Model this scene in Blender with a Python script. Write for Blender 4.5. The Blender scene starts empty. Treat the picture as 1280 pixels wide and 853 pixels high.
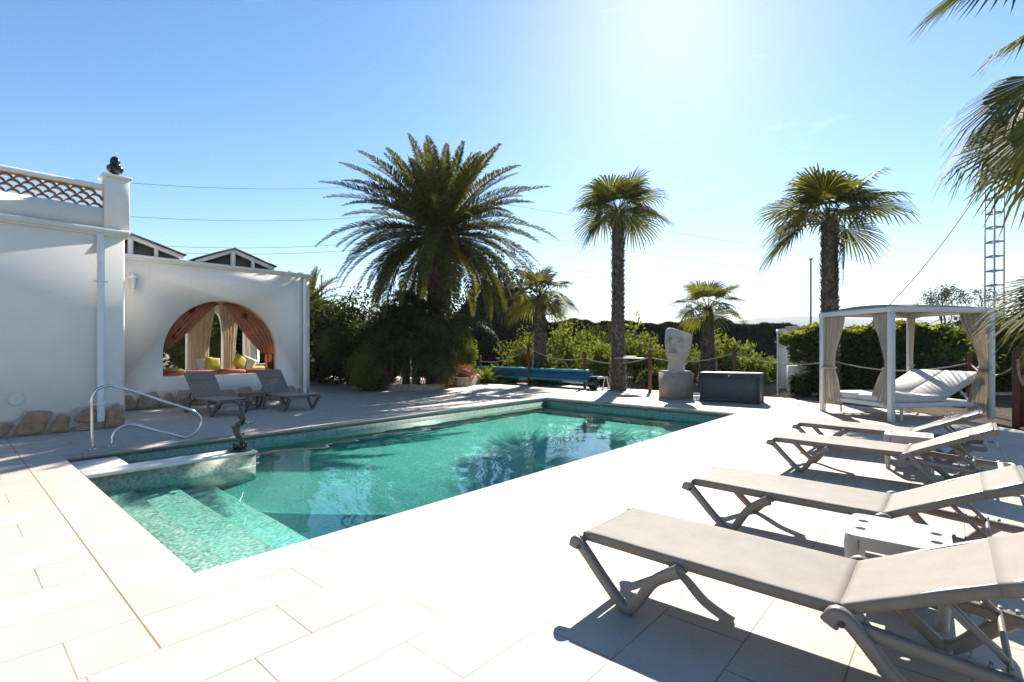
import bpy, math, random
import numpy as np
from mathutils import Vector, Matrix, geometry, noise
R = math.radians
sc = bpy.context.scene
col = sc.collection
rng = np.random.default_rng(7)
random.seed(7)

# ------------------------------------------------------------------ camera
CH, CF, CHY, CTH = 1.4, 630.0, 436.0, R(41.4)     # height, focal in px of a 1280 wide frame, horizon row, heading
cam = bpy.data.cameras.new('camera')
cam.sensor_width = 36.0
cam.lens = CF * 36.0 / 1280.0
cam.shift_y = (CHY - 426.5) / 1280.0
cam.clip_start, cam.clip_end = 0.05, 20000
cam_ob = bpy.data.objects.new('camera', cam)
col.objects.link(cam_ob)
cam_ob.location = (0, 0, CH)
cam_ob.rotation_euler = (R(90), 0, CTH - R(90))
sc.camera = cam_ob

# ------------------------------------------------------------------ sun and sky
SUN_AZ, SUN_EL = R(24.0), R(35.0)                 # azimuth counted from +X towards +Y
world = bpy.data.worlds.new('World')
sc.world = world
world.use_nodes = True
wn = world.node_tree
wn.nodes.clear()
wo = wn.nodes.new('ShaderNodeOutputWorld')
wb = wn.nodes.new('ShaderNodeBackground')
sky = wn.nodes.new('ShaderNodeTexSky')
sky.sky_type = 'NISHITA'
sky.sun_disc = False
sky.sun_elevation = SUN_EL
sky.sun_rotation = R(90) - SUN_AZ
sky.air_density = 1.0
sky.dust_density = 0.2
sky.ozone_density = 2.0
sky.altitude = 0
wb.inputs['Strength'].default_value = 0.056
# thin high cloud wisps: a few pale streaks laid over the sky by direction
tc = wn.nodes.new('ShaderNodeTexCoord')
mp = wn.nodes.new('ShaderNodeMapping')
mp.inputs['Scale'].default_value = (2.2, 2.2, 9.0)
cn = wn.nodes.new('ShaderNodeTexNoise')
cn.inputs['Scale'].default_value = 1.6
cn.inputs['Detail'].default_value = 6
cn.inputs['Roughness'].default_value = 0.6
cr = wn.nodes.new('ShaderNodeMapRange')
cr.inputs['From Min'].default_value = 0.62
cr.inputs['From Max'].default_value = 0.85
cr.inputs['To Max'].default_value = 0.25
cm = wn.nodes.new('ShaderNodeMix')
cm.data_type = 'RGBA'
cm.inputs['B'].default_value = (13, 13.5, 14, 1)
wn.links.new(tc.outputs['Generated'], mp.inputs['Vector'])
wn.links.new(mp.outputs['Vector'], cn.inputs['Vector'])
wn.links.new(cn.outputs['Fac'], cr.inputs['Value'])
wn.links.new(cr.outputs['Result'], cm.inputs['Factor'])
hs = wn.nodes.new('ShaderNodeHueSaturation')          # the clean mediterranean blue of the photograph
hs.inputs['Saturation'].default_value = 1.32
hs.inputs['Hue'].default_value = 0.498
wn.links.new(sky.outputs['Color'], hs.inputs['Color'])
wn.links.new(hs.outputs['Color'], cm.inputs['A'])
wn.links.new(cm.outputs['Result'], wb.inputs['Color'])
wn.links.new(wb.outputs['Background'], wo.inputs['Surface'])

sl = bpy.data.lights.new('sun', 'SUN')
sl.energy = 3.9
sl.angle = R(0.5)
sl.color = (1.0, 0.93, 0.83)
sun_ob = bpy.data.objects.new('sun', sl)
col.objects.link(sun_ob)
sd = Vector((math.cos(SUN_EL) * math.cos(SUN_AZ), math.cos(SUN_EL) * math.sin(SUN_AZ), math.sin(SUN_EL)))
sun_ob.rotation_euler = sd.to_track_quat('Z', 'Y').to_euler()
sun_ob.location = sd * 50
sl.cycles.is_caustics_light = True

sc.view_settings.view_transform = 'Standard'
sc.view_settings.look = 'None'
sc.view_settings.exposure = 1.68
sc.view_settings.gamma = 1.0
sc.view_settings.use_curve_mapping = False
cy = sc.cycles
cy.use_denoising = True
cy.max_bounces = 10
cy.transparent_max_bounces = 16
cy.caustics_reflective = False
cy.caustics_refractive = True
cy.sample_clamp_indirect = 6.0
cy.blur_glossy = 0.5
cy.volume_bounces = 0

# ------------------------------------------------------------------ mesh helpers
def at(u, z, h=0.0):
    r = (u - 640) / CF * z
    return Vector((z * math.cos(CTH) + r * math.sin(CTH), z * math.sin(CTH) - r * math.cos(CTH), h))

def hv(v, z):
    return CH + (CHY - v) / CF * z

def ony(u, v, Y):
    t = (u - 640) / CF
    S, C = math.sin(CTH), math.cos(CTH)
    x = (t * Y * S + Y * C) / (S - t * C)
    z = x * C + Y * S
    return (x, CH - (v - CHY) * z / CF)

class MB:
    def __init__(s):
        s.v, s.f, s.n = [], [], 0
        s.bulk = []
    def add(s, vs, fs):
        b = s.n
        s.v.extend([tuple(p) for p in vs])
        s.f.extend([tuple(i + b for i in f) for f in fs])
        s.n += len(vs)
        return s
    def box(s, c, d, rz=0.0, M=None, bev=0.0):
        x, y, z = d[0] / 2, d[1] / 2, d[2] / 2
        if bev > 0:
            b = min(bev, x * .9, y * .9, z * .9)
            vs = []
            for zz, ins in ((-z, b), (-z + b, 0), (z - b, 0), (z, b)):
                X, Y = x - ins, y - ins
                q = b if ins == 0 else b * 0.6
                for (sx, sy, o) in ((1, 1, 0), (1, 1, 1), (-1, 1, 1), (-1, 1, 0), (-1, -1, 0), (-1, -1, 1), (1, -1, 1), (1, -1, 0)):
                    vs.append((sx * (X - (q if o else 0)), sy * (Y - (0 if o else q)), zz))
            fs = []
            for k in range(3):
                for i in range(8):
                    j = (i + 1) % 8
                    fs.append((k * 8 + i, k * 8 + j, k * 8 + 8 + j, k * 8 + 8 + i))
            fs.append(tuple(range(7, -1, -1)))
            fs.append(tuple(range(24, 32)))
        else:
            vs = [(sx * x, sy * y, sz * z) for sx in (-1, 1) for sy in (-1, 1) for sz in (-1, 1)]
            fs = [(0, 1, 3, 2), (4, 6, 7, 5), (0, 4, 5, 1), (2, 3, 7, 6), (0, 2, 6, 4), (1, 5, 7, 3)]
        T = Matrix.Translation(Vector(c)) @ (M if M is not None else Matrix.Rotation(rz, 4, 'Z'))
        return s.add([T @ Vector(p) for p in vs], fs)
    def bar(s, a, b, w, h, up=(0, 0, 1), bev=0.004):
        a, b = Vector(a), Vector(b)
        d = b - a
        L = d.length
        x = d.normalized()
        u = Vector(up)
        y = u.cross(x)
        if y.length < 1e-4:
            y = Vector((0, 1, 0)).cross(x)
        y.normalize()
        z = x.cross(y)
        M = Matrix((x, y, z)).transposed().to_4x4()
        return s.box((a + b) / 2, (L, w, h), M=M, bev=bev)
    def tube(s, pts, r, seg=10, cap=True, flat=1.0):
        pts = [Vector(p) for p in pts]
        n = len(pts)
        rs = r if hasattr(r, '__len__') else [r] * n
        tg = []
        for i in range(n):
            t = pts[min(i + 1, n - 1)] - pts[max(i - 1, 0)]
            tg.append(t.normalized() if t.length > 1e-9 else Vector((0, 0, 1)))
        up = Vector((0, 0, 1)) if abs(tg[0].z) < 0.9 else Vector((1, 0, 0))
        nx = up.cross(tg[0]).normalized()
        vs, fs = [], []
        for i in range(n):
            nx = (nx - tg[i] * nx.dot(tg[i]))
            nx = nx.normalized() if nx.length > 1e-6 else Vector((1, 0, 0))
            ny = tg[i].cross(nx)
            for k in range(seg):
                a = 2 * math.pi * k / seg
                vs.append(pts[i] + nx * (math.cos(a) * rs[i]) + ny * (math.sin(a) * rs[i] * flat))
        for i in range(n - 1):
            for k in range(seg):
                k2 = (k + 1) % seg
                fs.append((i * seg + k, i * seg + k2, (i + 1) * seg + k2, (i + 1) * seg + k))
        if cap:
            fs.append(tuple(range(seg - 1, -1, -1)))
            fs.append(tuple((n - 1) * seg + k for k in range(seg)))
        return s.add(vs, fs)
    def lathe(s, prof, c=(0, 0, 0), seg=24):
        vs, fs = [], []
        for (r, z) in prof:
            for k in range(seg):
                a = 2 * math.pi * k / seg
                vs.append((c[0] + r * math.cos(a), c[1] + r * math.sin(a), c[2] + z))
        for i in range(len(prof) - 1):
            for k in range(seg):
                k2 = (k + 1) % seg
                fs.append((i * seg + k, i * seg + k2, (i + 1) * seg + k2, (i + 1) * seg + k))
        fs.append(tuple(range(seg - 1, -1, -1)))
        fs.append(tuple((len(prof) - 1) * seg + k for k in range(seg)))
        return s.add(vs, fs)
    def poly(s, outer, holes, t, T):
        """flat plate with holes: 2D outlines (a, b) -> T(a, b, depth 0..t)"""
        loops = [outer] + list(holes)
        pl = [[Vector((p[0], p[1], 0)) for p in lp] for lp in loops]
        flat = [p for lp in loops for p in lp]
        tri = geometry.tessellate_polygon(pl)
        n = len(flat)
        vs = [T(p[0], p[1], 0) for p in flat] + [T(p[0], p[1], t) for p in flat]
        fs = [tuple(x) for x in tri] + [tuple(i + n for i in reversed(x)) for x in tri]
        b = 0
        for lp in loops:
            m = len(lp)
            for i in range(m):
                j = (i + 1) % m
                fs.append((b + i, b + j, b + j + n, b + i + n))
            b += m
        return s.add(vs, fs)
    def grid(s, P, close_u=False):
        """P[i][j] -> vertices"""
        m, n = len(P), len(P[0])
        vs = [p for row in P for p in row]
        fs = []
        for i in range(m - 1):
            for j in range(n - 1 + (1 if close_u else 0)):
                j2 = (j + 1) % n
                fs.append((i * n + j, i * n + j2, (i + 1) * n + j2, (i + 1) * n + j))
        return s.add(vs, fs)
    def arr(s, V, k):
        """numpy (m, k, 3) of separate k-gons"""
        s.bulk.append((np.asarray(V, dtype=np.float32).reshape(-1, 3), k))
        return s
    def build(s, name, mat, parent=None, smooth=False, autos=None):
        me = bpy.data.meshes.new(name)
        V = np.array(s.v, dtype=np.float32).reshape(-1, 3)
        li = [np.array([i for f in s.f for i in f], dtype=np.int32)]
        ls = [np.array([len(f) for f in s.f], dtype=np.int32)]
        off = len(V)
        vs = [V]
        for (B, k) in s.bulk:
            vs.append(B)
            m = len(B) // k
            li.append(np.arange(off, off + len(B), dtype=np.int32))
            ls.append(np.full(m, k, dtype=np.int32))
            off += len(B)
        V = np.concatenate(vs); li = np.concatenate(li); ls = np.concatenate(ls)
        me.vertices.add(len(V)); me.vertices.foreach_set('co', V.ravel())
        me.loops.add(len(li)); me.loops.foreach_set('vertex_index', li)
        me.polygons.add(len(ls))
        st = np.concatenate([[0], np.cumsum(ls)[:-1]]).astype(np.int32)
        me.polygons.foreach_set('loop_start', st)
        me.polygons.foreach_set('loop_total', ls)
        me.update(calc_edges=True)
        if s.f:
            import bmesh
            bm = bmesh.new(); bm.from_mesh(me)
            if not s.bulk:
                bmesh.ops.recalc_face_normals(bm, faces=bm.faces)
            bm.to_mesh(me); bm.free()
        if smooth:
            me.polygons.foreach_set('use_smooth', np.ones(len(me.polygons), dtype=bool))
            if autos:
                me.set_sharp_from_angle(angle=R(autos))
        me.validate()
        ob = bpy.data.objects.new(name, me)
        me.materials.append(mat)
        col.objects.link(ob)
        if parent is not None:
            ob.parent = parent
        return ob

def tag(o, label=None, cat=None, group=None, kind=None):
    if label: o['label'] = label
    if cat: o['category'] = cat
    if group: o['group'] = group
    if kind: o['kind'] = kind
    return o

def empty(name, label, cat, loc=(0, 0, 0), rz=0.0, group=None):
    o = bpy.data.objects.new(name, None)
    col.objects.link(o)
    o.location = loc
    o.rotation_euler = (0, 0, rz)
    o.empty_display_size = 0.1
    return tag(o, label, cat, group)

kids = {}
def copy_tree(o, parent=None):
    c = o.copy(); col.objects.link(c); c.parent = parent
    for ch in [x for x in col.objects if x.parent == o]:
        copy_tree(ch, c)
    return c

def base_to(ob, p):
    """put the object's origin at p (world) without moving its mesh"""
    p = Vector(p)
    ob.data.transform(Matrix.Translation(-p))
    ob.location = p
    return ob

# ------------------------------------------------------------------ material helpers
class NT:
    def __init__(s, name):
        s.m = bpy.data.materials.new(name)
        s.m.use_nodes = True
        s.t = s.m.node_tree
        s.b = s.t.nodes['Principled BSDF']
        s.o = s.t.nodes['Material Output']
    def nd(s, typ, **kw):
        n = s.t.nodes.new(typ)
        for k, v in kw.items():
            if k.startswith('_'):
                n.inputs[k[1:].replace('_', ' ')].default_value = v
            else:
                setattr(n, k, v)
        return n
    def ln(s, a, b): s.t.links.new(a, b)
    def math(s, op, a, b=None, c=None):
        n = s.nd('ShaderNodeMath', operation=op)
        for i, x in enumerate((a, b, c)):
            if x is None: continue
            if isinstance(x, (int, float)): n.inputs[i].default_value = x
            else: s.ln(x, n.inputs[i])
        return n.outputs[0]
    def mix(s, f, a, b, blend='MIX'):
        n = s.nd('ShaderNodeMix', data_type='RGBA', blend_type=blend)
        for k, x in (('Factor', f), ('A', a), ('B', b)):
            if isinstance(x, (int, float)): n.inputs[k].default_value = x
            elif isinstance(x, tuple): n.inputs[k].default_value = (*x[:3], 1)
            else: s.ln(x, n.inputs[k])
        return n.outputs['Result']
    def pos(s, obj=False):
        if obj: return s.nd('ShaderNodeTexCoord').outputs['Object']
        return s.nd('ShaderNodeNewGeometry').outputs['Position']
    def noise(s, scale, detail=4, rough=.55, vec=None, obj=False):
        n = s.nd('ShaderNodeTexNoise', _Scale=scale, _Detail=detail, _Roughness=rough)
        s.ln(vec if vec is not None else s.pos(obj), n.inputs['Vector'])
        return n.outputs['Fac']
    def ramp(s, f, stops):
        n = s.nd('ShaderNodeValToRGB')
        e = n.color_ramp.elements
        while len(e) > 1: e.remove(e[-1])
        e[0].position = stops[0][0]; e[0].color = (*stops[0][1], 1)
        for p, c in stops[1:]:
            x = e.new(p); x.color = (*c, 1)
        s.ln(f, n.inputs['Fac'])
        return n.outputs['Color']
    def mr(s, f, a, b, c=0., d=1.):
        n = s.nd('ShaderNodeMapRange')
        s.ln(f, n.inputs['Value'])
        for k, x in zip(('From Min', 'From Max', 'To Min', 'To Max'), (a, b, c, d)): n.inputs[k].default_value = x
        return n.outputs['Result']
    def bump(s, h, strength=.3, dist=.01):
        n = s.nd('ShaderNodeBump', _Strength=strength, _Distance=dist)
        s.ln(h, n.inputs['Height'])
        s.ln(n.outputs['Normal'], s.b.inputs['Normal'])
    def base(s, c):
        if isinstance(c, tuple): s.b.inputs['Base Color'].default_value = (*c[:3], 1)
        else: s.ln(c, s.b.inputs['Base Color'])
    def rough(s, r):
        if isinstance(r, (int, float)): s.b.inputs['Roughness'].default_value = r
        else: s.ln(r, s.b.inputs['Roughness'])

def simple(name, c, rough=.6, var=.12, scale=6, metal=0., bump=0., bscale=60, obj=True, bdist=.004):
    k = NT(name)
    n = k.noise(scale, 5, .6, obj=obj)
    lo = tuple(x * (1 - var) for x in c); hi = tuple(min(1, x * (1 + var)) for x in c)
    k.base(k.mix(k.mr(n, .3, .7), lo, hi))
    k.rough(rough)
    k.b.inputs['Metallic'].default_value = metal
    if bump: k.bump(k.noise(bscale, 4, .6, obj=obj), bump, bdist)
    return k.m

def foliage(name, dark, light, trans=.35, tip=None, nscale=1.2, rough=.7, yellow=None):
    k = NT(name)
    g = k.nd('ShaderNodeNewGeometry')
    n = k.noise(nscale, 3, .6)
    f = k.math('ADD', k.math('MULTIPLY', g.outputs['Random Per Island'], .6), k.math('MULTIPLY', n, .5))
    c = k.mix(k.mr(f, .2, .9), tuple(v * .85 for v in dark), tuple(v * .85 for v in light))
    if yellow:
        c = k.mix(k.math('GREATER_THAN', g.outputs['Random Per Island'], .96), c, yellow)
    k.base(c); k.rough(rough)
    k.b.inputs['Specular IOR Level'].default_value = .12
    tr = k.nd('ShaderNodeBsdfTranslucent')
    bright = k.mix(1.0, c, (1.25, 1.2, .5), 'MULTIPLY')
    k.ln(bright, tr.inputs['Color'])
    ms = k.nd('ShaderNodeMixShader', _Fac=trans)
    k.ln(k.b.outputs[0], ms.inputs[1]); k.ln(tr.outputs[0], ms.inputs[2])
    k.ln(ms.outputs[0], k.o.inputs['Surface'])
    return k.m

# ------------------------------------------------------------------ materials
def m_deck():
    k = NT('deck_stone')
    sp = k.nd('ShaderNodeSeparateXYZ'); k.ln(k.pos(), sp.inputs[0])
    x, y = sp.outputs['X'], sp.outputs['Y']
    left = k.math('MULTIPLY', k.math('LESS_THAN', x, .68), k.math('GREATER_THAN', y, 2.79))
    yy = k.math('DIVIDE', k.math('SUBTRACT', k.math('ADD', y, k.math('MULTIPLY', left, .0)), 3.595 - .405 * 40), .405)
    row = k.math('FLOOR', yy)
    fy = k.math('FRACT', yy)
    xx = k.math('DIVIDE', k.math('SUBTRACT', k.math('ADD', x, 8.78), k.math('MULTIPLY', row, .27)), .8)
    xx = k.math('ADD', xx, k.math('MULTIPLY', left, .37))
    ci = k.math('FLOOR', xx); fx = k.math('FRACT', xx)
    def edge(f, size, w):
        d = k.math('MULTIPLY', k.math('MINIMUM', f, k.math('SUBTRACT', 1, f)), size)
        return k.mr(d, w * .4, w, 1., 0.)
    jo = k.math('MAXIMUM', edge(fy, .405, .0052), k.math('MULTIPLY', edge(fx, .8, .0052), k.math('SUBTRACT', 1, k.math('MULTIPLY', k.math('MULTIPLY', k.math('GREATER_THAN', x, .45), k.math('LESS_THAN', x, 1.06)), k.math('GREATER_THAN', y, 2.79)))))
    # joint strength is uneven: many joints are filled almost flush
    cid = k.nd('ShaderNodeCombineXYZ'); k.ln(ci, cid.inputs[0]); k.ln(row, cid.inputs[1])
    wn_ = k.nd('ShaderNodeTexWhiteNoise', noise_dimensions='3D'); k.ln(cid.outputs[0], wn_.inputs['Vector'])
    js = k.mr(k.noise(1.3, 3), .35, .6, .45, 1.)
    jo = k.math('MULTIPLY', jo, js)
    big = k.math('MULTIPLY', k.mr(k.math('ABSOLUTE', k.math('SUBTRACT', x, .68)), .003, .007, 1., 0.), k.math('GREATER_THAN', y, 2.79))
    jo = k.math('MAXIMUM', jo, big)
    n1 = k.noise(2.2, 6, .62); n2 = k.noise(38, 4, .6)
    c = k.ramp(n1, [(.28, (.39, .335, .28)), (.5, (.435, .385, .33)), (.72, (.475, .43, .375))])
    c = k.mix(k.mr(wn_.outputs['Value'], 0, 1, 0, .4), c, (.38, .325, .27))
    c = k.mix(k.mr(n2, .58, .72, 0, .25), c, (.34, .28, .225))
    # ochre run-off stain by the steps
    st = k.noise(1.1, 5, .7)
    c = k.mix(k.mr(st, .66, .78, 0, .45), c, (.43, .32, .20))
    # tiny drilled pits / specks
    vo = k.nd('ShaderNodeTexVoronoi', _Scale=2.3); k.ln(k.pos(), vo.inputs['Vector'])
    speck = k.mr(vo.outputs['Distance'], .012, .02, 1., 0.)
    c = k.mix(k.math('MULTIPLY', speck, .75), c, (.12, .10, .09))
    c = k.mix(jo, c, (.17, .125, .09))
    k.base(c); k.rough(k.mr(n2, .3, .7, .55, .75))
    k.b.inputs['Specular IOR Level'].default_value = .3
    h = k.math('SUBTRACT', k.math('MULTIPLY', k.noise(90, 4, .6), .25), jo)
    k.bump(h, .35, .003)
    return k.m

def m_mosaic():
    k = NT('pool_mosaic')
    sc_ = k.nd('ShaderNodeVectorMath', operation='SCALE'); k.ln(k.pos(), sc_.inputs[0]); sc_.inputs['Scale'].default_value = 1 / .025
    fl = k.nd('ShaderNodeVectorMath', operation='FLOOR'); k.ln(sc_.outputs[0], fl.inputs[0])
    off = k.nd('ShaderNodeVectorMath', operation='ADD'); k.ln(fl.outputs[0], off.inputs[0]); off.inputs[1].default_value = (.5, .5, .5)
    w = k.nd('ShaderNodeTexWhiteNoise', noise_dimensions='3D'); k.ln(off.outputs[0], w.inputs['Vector'])
    fr = k.nd('ShaderNodeVectorMath', operation='FRACTION'); k.ln(sc_.outputs[0], fr.inputs[0])
    c = k.ramp(w.outputs['Value'], [(0, (.16, .36, .27)), (.3, (.25, .50, .38)), (.6, (.36, .62, .50)), (.85, (.50, .72, .62)), (.94, (.66, .80, .75)), (.952, (.24, .18, .19))])
    sp = k.nd('ShaderNodeSeparateXYZ'); k.ln(k.pos(), sp.inputs[0])
    # above the water line the glass tiles are dry and grimy, and darkened to paint in the divider's shade
    dry = k.mr(sp.outputs['Z'], -.215, -.195, 0., .62)
    c = k.mix(dry, c, k.ramp(k.noise(22, 4), [(.35, (.13, .15, .10)), (.65, (.24, .26, .19))]))
    # limescale and dirt band just under the coping
    band = k.mr(k.math('ADD', sp.outputs['Z'], k.math('MULTIPLY', k.noise(9, 4), .07)), -.10, .01, 0., .8)
    c = k.mix(band, c, k.ramp(k.noise(40, 3), [(.35, (.10, .075, .06)), (.65, (.27, .21, .17))]))
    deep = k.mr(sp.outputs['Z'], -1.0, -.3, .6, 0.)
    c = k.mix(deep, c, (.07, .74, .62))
    k.base(c); k.rough(.35)
    return k.m

def m_water():
    k = NT('pool_water')
    gl = k.nd('ShaderNodeBsdfGlass', _IOR=1.33, _Roughness=0.0); gl.inputs['Color'].default_value = (.90, .99, .98, 1)
    k.ln(gl.outputs[0], k.o.inputs['Surface'])
    return k.m

def m_plaster(name='white_plaster', c=(.88, .825, .75)):
    k = NT(name)
    n = k.noise(1.4, 6, .6)
    col_ = k.mix(k.mr(n, .3, .7), tuple(v * .90 for v in c), c)
    sp = k.nd('ShaderNodeSeparateXYZ'); k.ln(k.pos(), sp.inputs[0])
    dirt = k.math('MULTIPLY', k.mr(sp.outputs['Z'], .3, 1.0, 1., 0.), k.mr(k.noise(5, 5, .65), .45, .75, 0., .35))
    col_ = k.mix(dirt, col_, (.55, .47, .38))
    # thin streaks running down from the cornice
    sv = k.nd('ShaderNodeMapping'); sv.inputs['Scale'].default_value = (9, 9, .35); k.ln(k.pos(), sv.inputs[0])
    strk = k.math('MULTIPLY', k.mr(k.noise(1.0, 4, .6, vec=sv.outputs[0]), .6, .75, 0., .16), k.mr(sp.outputs['Z'], 1.5, 3.6, 0., 1.))
    col_ = k.mix(strk, col_, (.45, .42, .38))
    k.base(col_); k.rough(.85)
    k.bump(k.math('ADD', k.noise(28, 5, .6), k.math('MULTIPLY', k.noise(3.5, 3), 1.2)), .14, .004)
    return k.m

def m_bark(name, a, b, scale=10):
    k = NT(name)
    n = k.noise(scale, 6, .7)
    g = k.nd('ShaderNodeNewGeometry')
    k.base(k.mix(k.mr(k.math('ADD', k.math('MULTIPLY', n, .7), k.math('MULTIPLY', g.outputs['Random Per Island'], .4)), .3, .8), a, b))
    k.rough(.9); k.bump(k.noise(scale * 5, 5), .6, .01)
    return k.m

def m_fabric(name, c, scale=900, var=.08):
    k = NT(name)
    w = k.nd('ShaderNodeTexWave', _Scale=scale / 6.28, _Distortion=.0); w.bands_direction = 'DIAGONAL'
    k.ln(k.pos(True), w.inputs['Vector'])
    n = k.noise(7, 4, .6, obj=True)
    c2 = k.mix(k.mr(n, .3, .7), tuple(v * (1 - var) for v in c), tuple(v * (1 + var) for v in c))
    k.base(k.mix(k.math('MULTIPLY', w.outputs['Fac'], .12), c2, tuple(v * .6 for v in c)))
    k.rough(.8); k.b.inputs['Sheen Weight'].default_value = .15
    k.bump(k.noise(240, 2, obj=True), .2, .002)
    return k.m

def m_cloth(name, c, trans=.4, pattern=None):
    k = NT(name)
    cc = k.mix(k.mr(k.noise(4, 4), .3, .7), tuple(v * .85 for v in c), c)
    if pattern:
        vo = k.nd('ShaderNodeTexVoronoi', _Scale=2.6); k.ln(k.pos(), vo.inputs['Vector'])
        cc = k.mix(k.mr(vo.outputs['Distance'], .22, .30, 1., 0.), cc, pattern)
    k.base(cc); k.rough(.85)
    tr = k.nd('ShaderNodeBsdfTranslucent'); k.ln(cc, tr.inputs['Color'])
    ms = k.nd('ShaderNodeMixShader', _Fac=trans)
    k.ln(k.b.outputs[0], ms.inputs[1]); k.ln(tr.outputs[0], ms.inputs[2]); k.ln(ms.outputs[0], k.o.inputs['Surface'])
    return k.m

M = dict(
    deck=m_deck(), mosaic=m_mosaic(), water=m_water(), plaster=m_plaster(),
    trim=m_plaster('cornice_plaster', (.74, .71, .66)),
    coping=simple('coping_stone', (.72, .66, .585), .7, .08, 5, bump=.2, bscale=80),
    soil=simple('garden_soil', (.16, .12, .085), .95, .35, 3, bump=.6, bscale=25, obj=False, bdist=.03),
    steel=simple('polished_steel', (.62, .62, .62), .12, .03, 8, metal=1.0),
    stone_red=simple('brown_stone', (.42, .235, .135), .85, .35, 9, bump=.7, bscale=22, bdist=.02, obj=False),
    stone_tan=simple('tan_stone', (.33, .255, .185), .9, .25, 7, bump=.7, bscale=24, bdist=.02, obj=False),
    mortar=simple('mortar', (.50, .42, .34), .95, .15, 14, bump=.5, bscale=60, obj=False),
    terracotta=simple('terracotta', (.27, .13, .065), .8, .25, 20, obj=False),
    black_glaze=simple('black_glazed_ceramic', (.012, .014, .013), .18, .2, 8),
    pvc=simple('white_pipe', (.78, .77, .75), .45, .03, 5),
    rooftile=simple('roof_sheet', (.10, .085, .075), .6, .2, 10, obj=False),
    whitewood=simple('white_painted_timber', (.70, .66, .60), .6, .08, 10, obj=False),
    brownwood=simple('brown_timber', (.17, .085, .045), .7, .25, 12, bump=.3, bscale=40, obj=False),
    redpost=simple('red_stained_timber', (.13, .038, .02), .65, .25, 10, bump=.3, bscale=50, obj=False),
    fabric=m_fabric('textilene_fabric', (.215, .178, .140), var=.12),
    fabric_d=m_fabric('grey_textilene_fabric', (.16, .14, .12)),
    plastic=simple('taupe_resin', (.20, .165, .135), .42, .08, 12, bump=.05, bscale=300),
    plastic_d=simple('grey_resin', (.14, .125, .11), .45, .08, 12),
    tablet=simple('pale_resin', (.42, .375, .33), .45, .05, 12),
    white_metal=simple('white_powder_coat', (.72, .71, .70), .4, .03, 8),
    mattress=m_fabric('cream_mattress', (.66, .63, .585), var=.04),
    drape=m_cloth('beige_drape', (.70, .62, .51), .4),
    canopy=m_cloth('canopy_cloth', (.60, .51, .38), .45),
    anthracite=simple('anthracite_resin', (.035, .042, .046), .5, .12, 20),
    anth_panel=simple('anthracite_weave', (.055, .068, .075), .55, .12, 20),
    statue=simple('carved_limestone', (.50, .43, .37), .9, .18, 6, bump=.5, bscale=45, bdist=.008),
    plinth=simple('plinth_stone', (.34, .275, .225), .9, .15, 6, bump=.5, bscale=55, bdist=.006),
    bronze=simple('weathered_bronze', (.06, .055, .048), .35, .3, 25, metal=.6),
    cover=simple('blue_bubble_cover', (.008, .10, .21), .35, .35, 14, obj=False),
    cover_t=simple('teal_cover_edge', (.03, .38, .37), .35, .3, 14, obj=False),
    iron=simple('dark_iron', (.03, .028, .026), .5, .2, 20),
    rope=simple('hemp_rope', (.40, .32, .23), .9, .15, 60, obj=False),
    red_sheer=m_cloth('rust_sheer_cloth', (.62, .30, .17), .55, pattern=(.26, .05, .02)),
    cream_drape=m_cloth('cream_drape', (.84, .75, .60), .5),
    cushion_red=m_fabric('rust_upholstery', (.30, .07, .03)),
    cushion_y=m_fabric('mustard_cushion', (.50, .40, .04)),
    cushion_w=m_fabric('white_cushion', (.74, .70, .64)),
    galv=simple('galvanised_steel', (.38, .40, .41), .5, .1, 12, obj=False),
    wire=simple('cable', (.10, .13, .15), .6, .05, 3),
    hill=simple('hill_scrub', (.07, .09, .05), 1., .5, .01, obj=False),
    frond=foliage('date_palm_leaf', (.05, .065, .018), (.20, .19, .055), .38),
    fan=foliage('fan_palm_leaf', (.06, .075, .02), (.22, .21, .06), .4),
    fan_dk=foliage('dark_fan_palm_leaf', (.03, .045, .018), (.11, .12, .04), .32),
    fan_y=foliage('sunburnt_fan_palm_leaf', (.10, .10, .03), (.30, .25, .09), .4),
    fruit=foliage('orange_fruit_strand', (.55, .24, .02), (.75, .42, .04), .3),
    bark=m_bark('palm_bark', (.055, .042, .032), (.22, .18, .145)),
    bark_b=m_bark('date_palm_bark', (.045, .03, .02), (.15, .095, .055)),
    leaf_dk=foliage('dark_leaf', (.02, .032, .010), (.085, .105, .028), .32),
    leaf=foliage('green_leaf', (.045, .07, .016), (.15, .18, .04), .4),
    leaf_y=foliage('yellow_green_leaf', (.08, .12, .02), (.26, .29, .055), .45),
    conifer=foliage('conifer_needle', (.008, .016, .008), (.03, .04, .018), .12),
    grey_leaf=foliage('grey_leaf', (.06, .06, .05), (.13, .13, .11), .3),
    leaf_top=foliage('sunlit_young_creeper_leaf', (.16, .19, .03), (.42, .42, .09), .5),  # young leaf colour with the sun on the hedge top painted in
    pink_fl=foliage('pink_flower', (.16, .06, .04), (.40, .17, .13), .35),
    twig=simple('twig_bark', (.10, .08, .065), .9, .2, 10, obj=False),
)

# ================================================================== THE SETTING
PX0, PX1, PY0, PY1 = 1.05, 11.45, 3.56, 8.80      # pool opening
WZ = -0.20                                        # water level
DECK = [(-9, -9), (5.5, -9), (12.1, -.9), (13.9, .3), (15.1, 2.2), (15.9, 3.6), (15.9, 7.4), (15.75, 9.4), (15.9, 15.6), (15.2, 20), (14.6, 27), (9, 27), (-9, 27)]
PW = [(PX0, PY0), (PX1, PY0), (PX1, PY1), (PX0, PY1)]

d = MB().poly(DECK, [PW], -.10, lambda a, b, t: (a, b, t))
tag(d.build('pool_deck', M['deck']), kind='structure')

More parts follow.
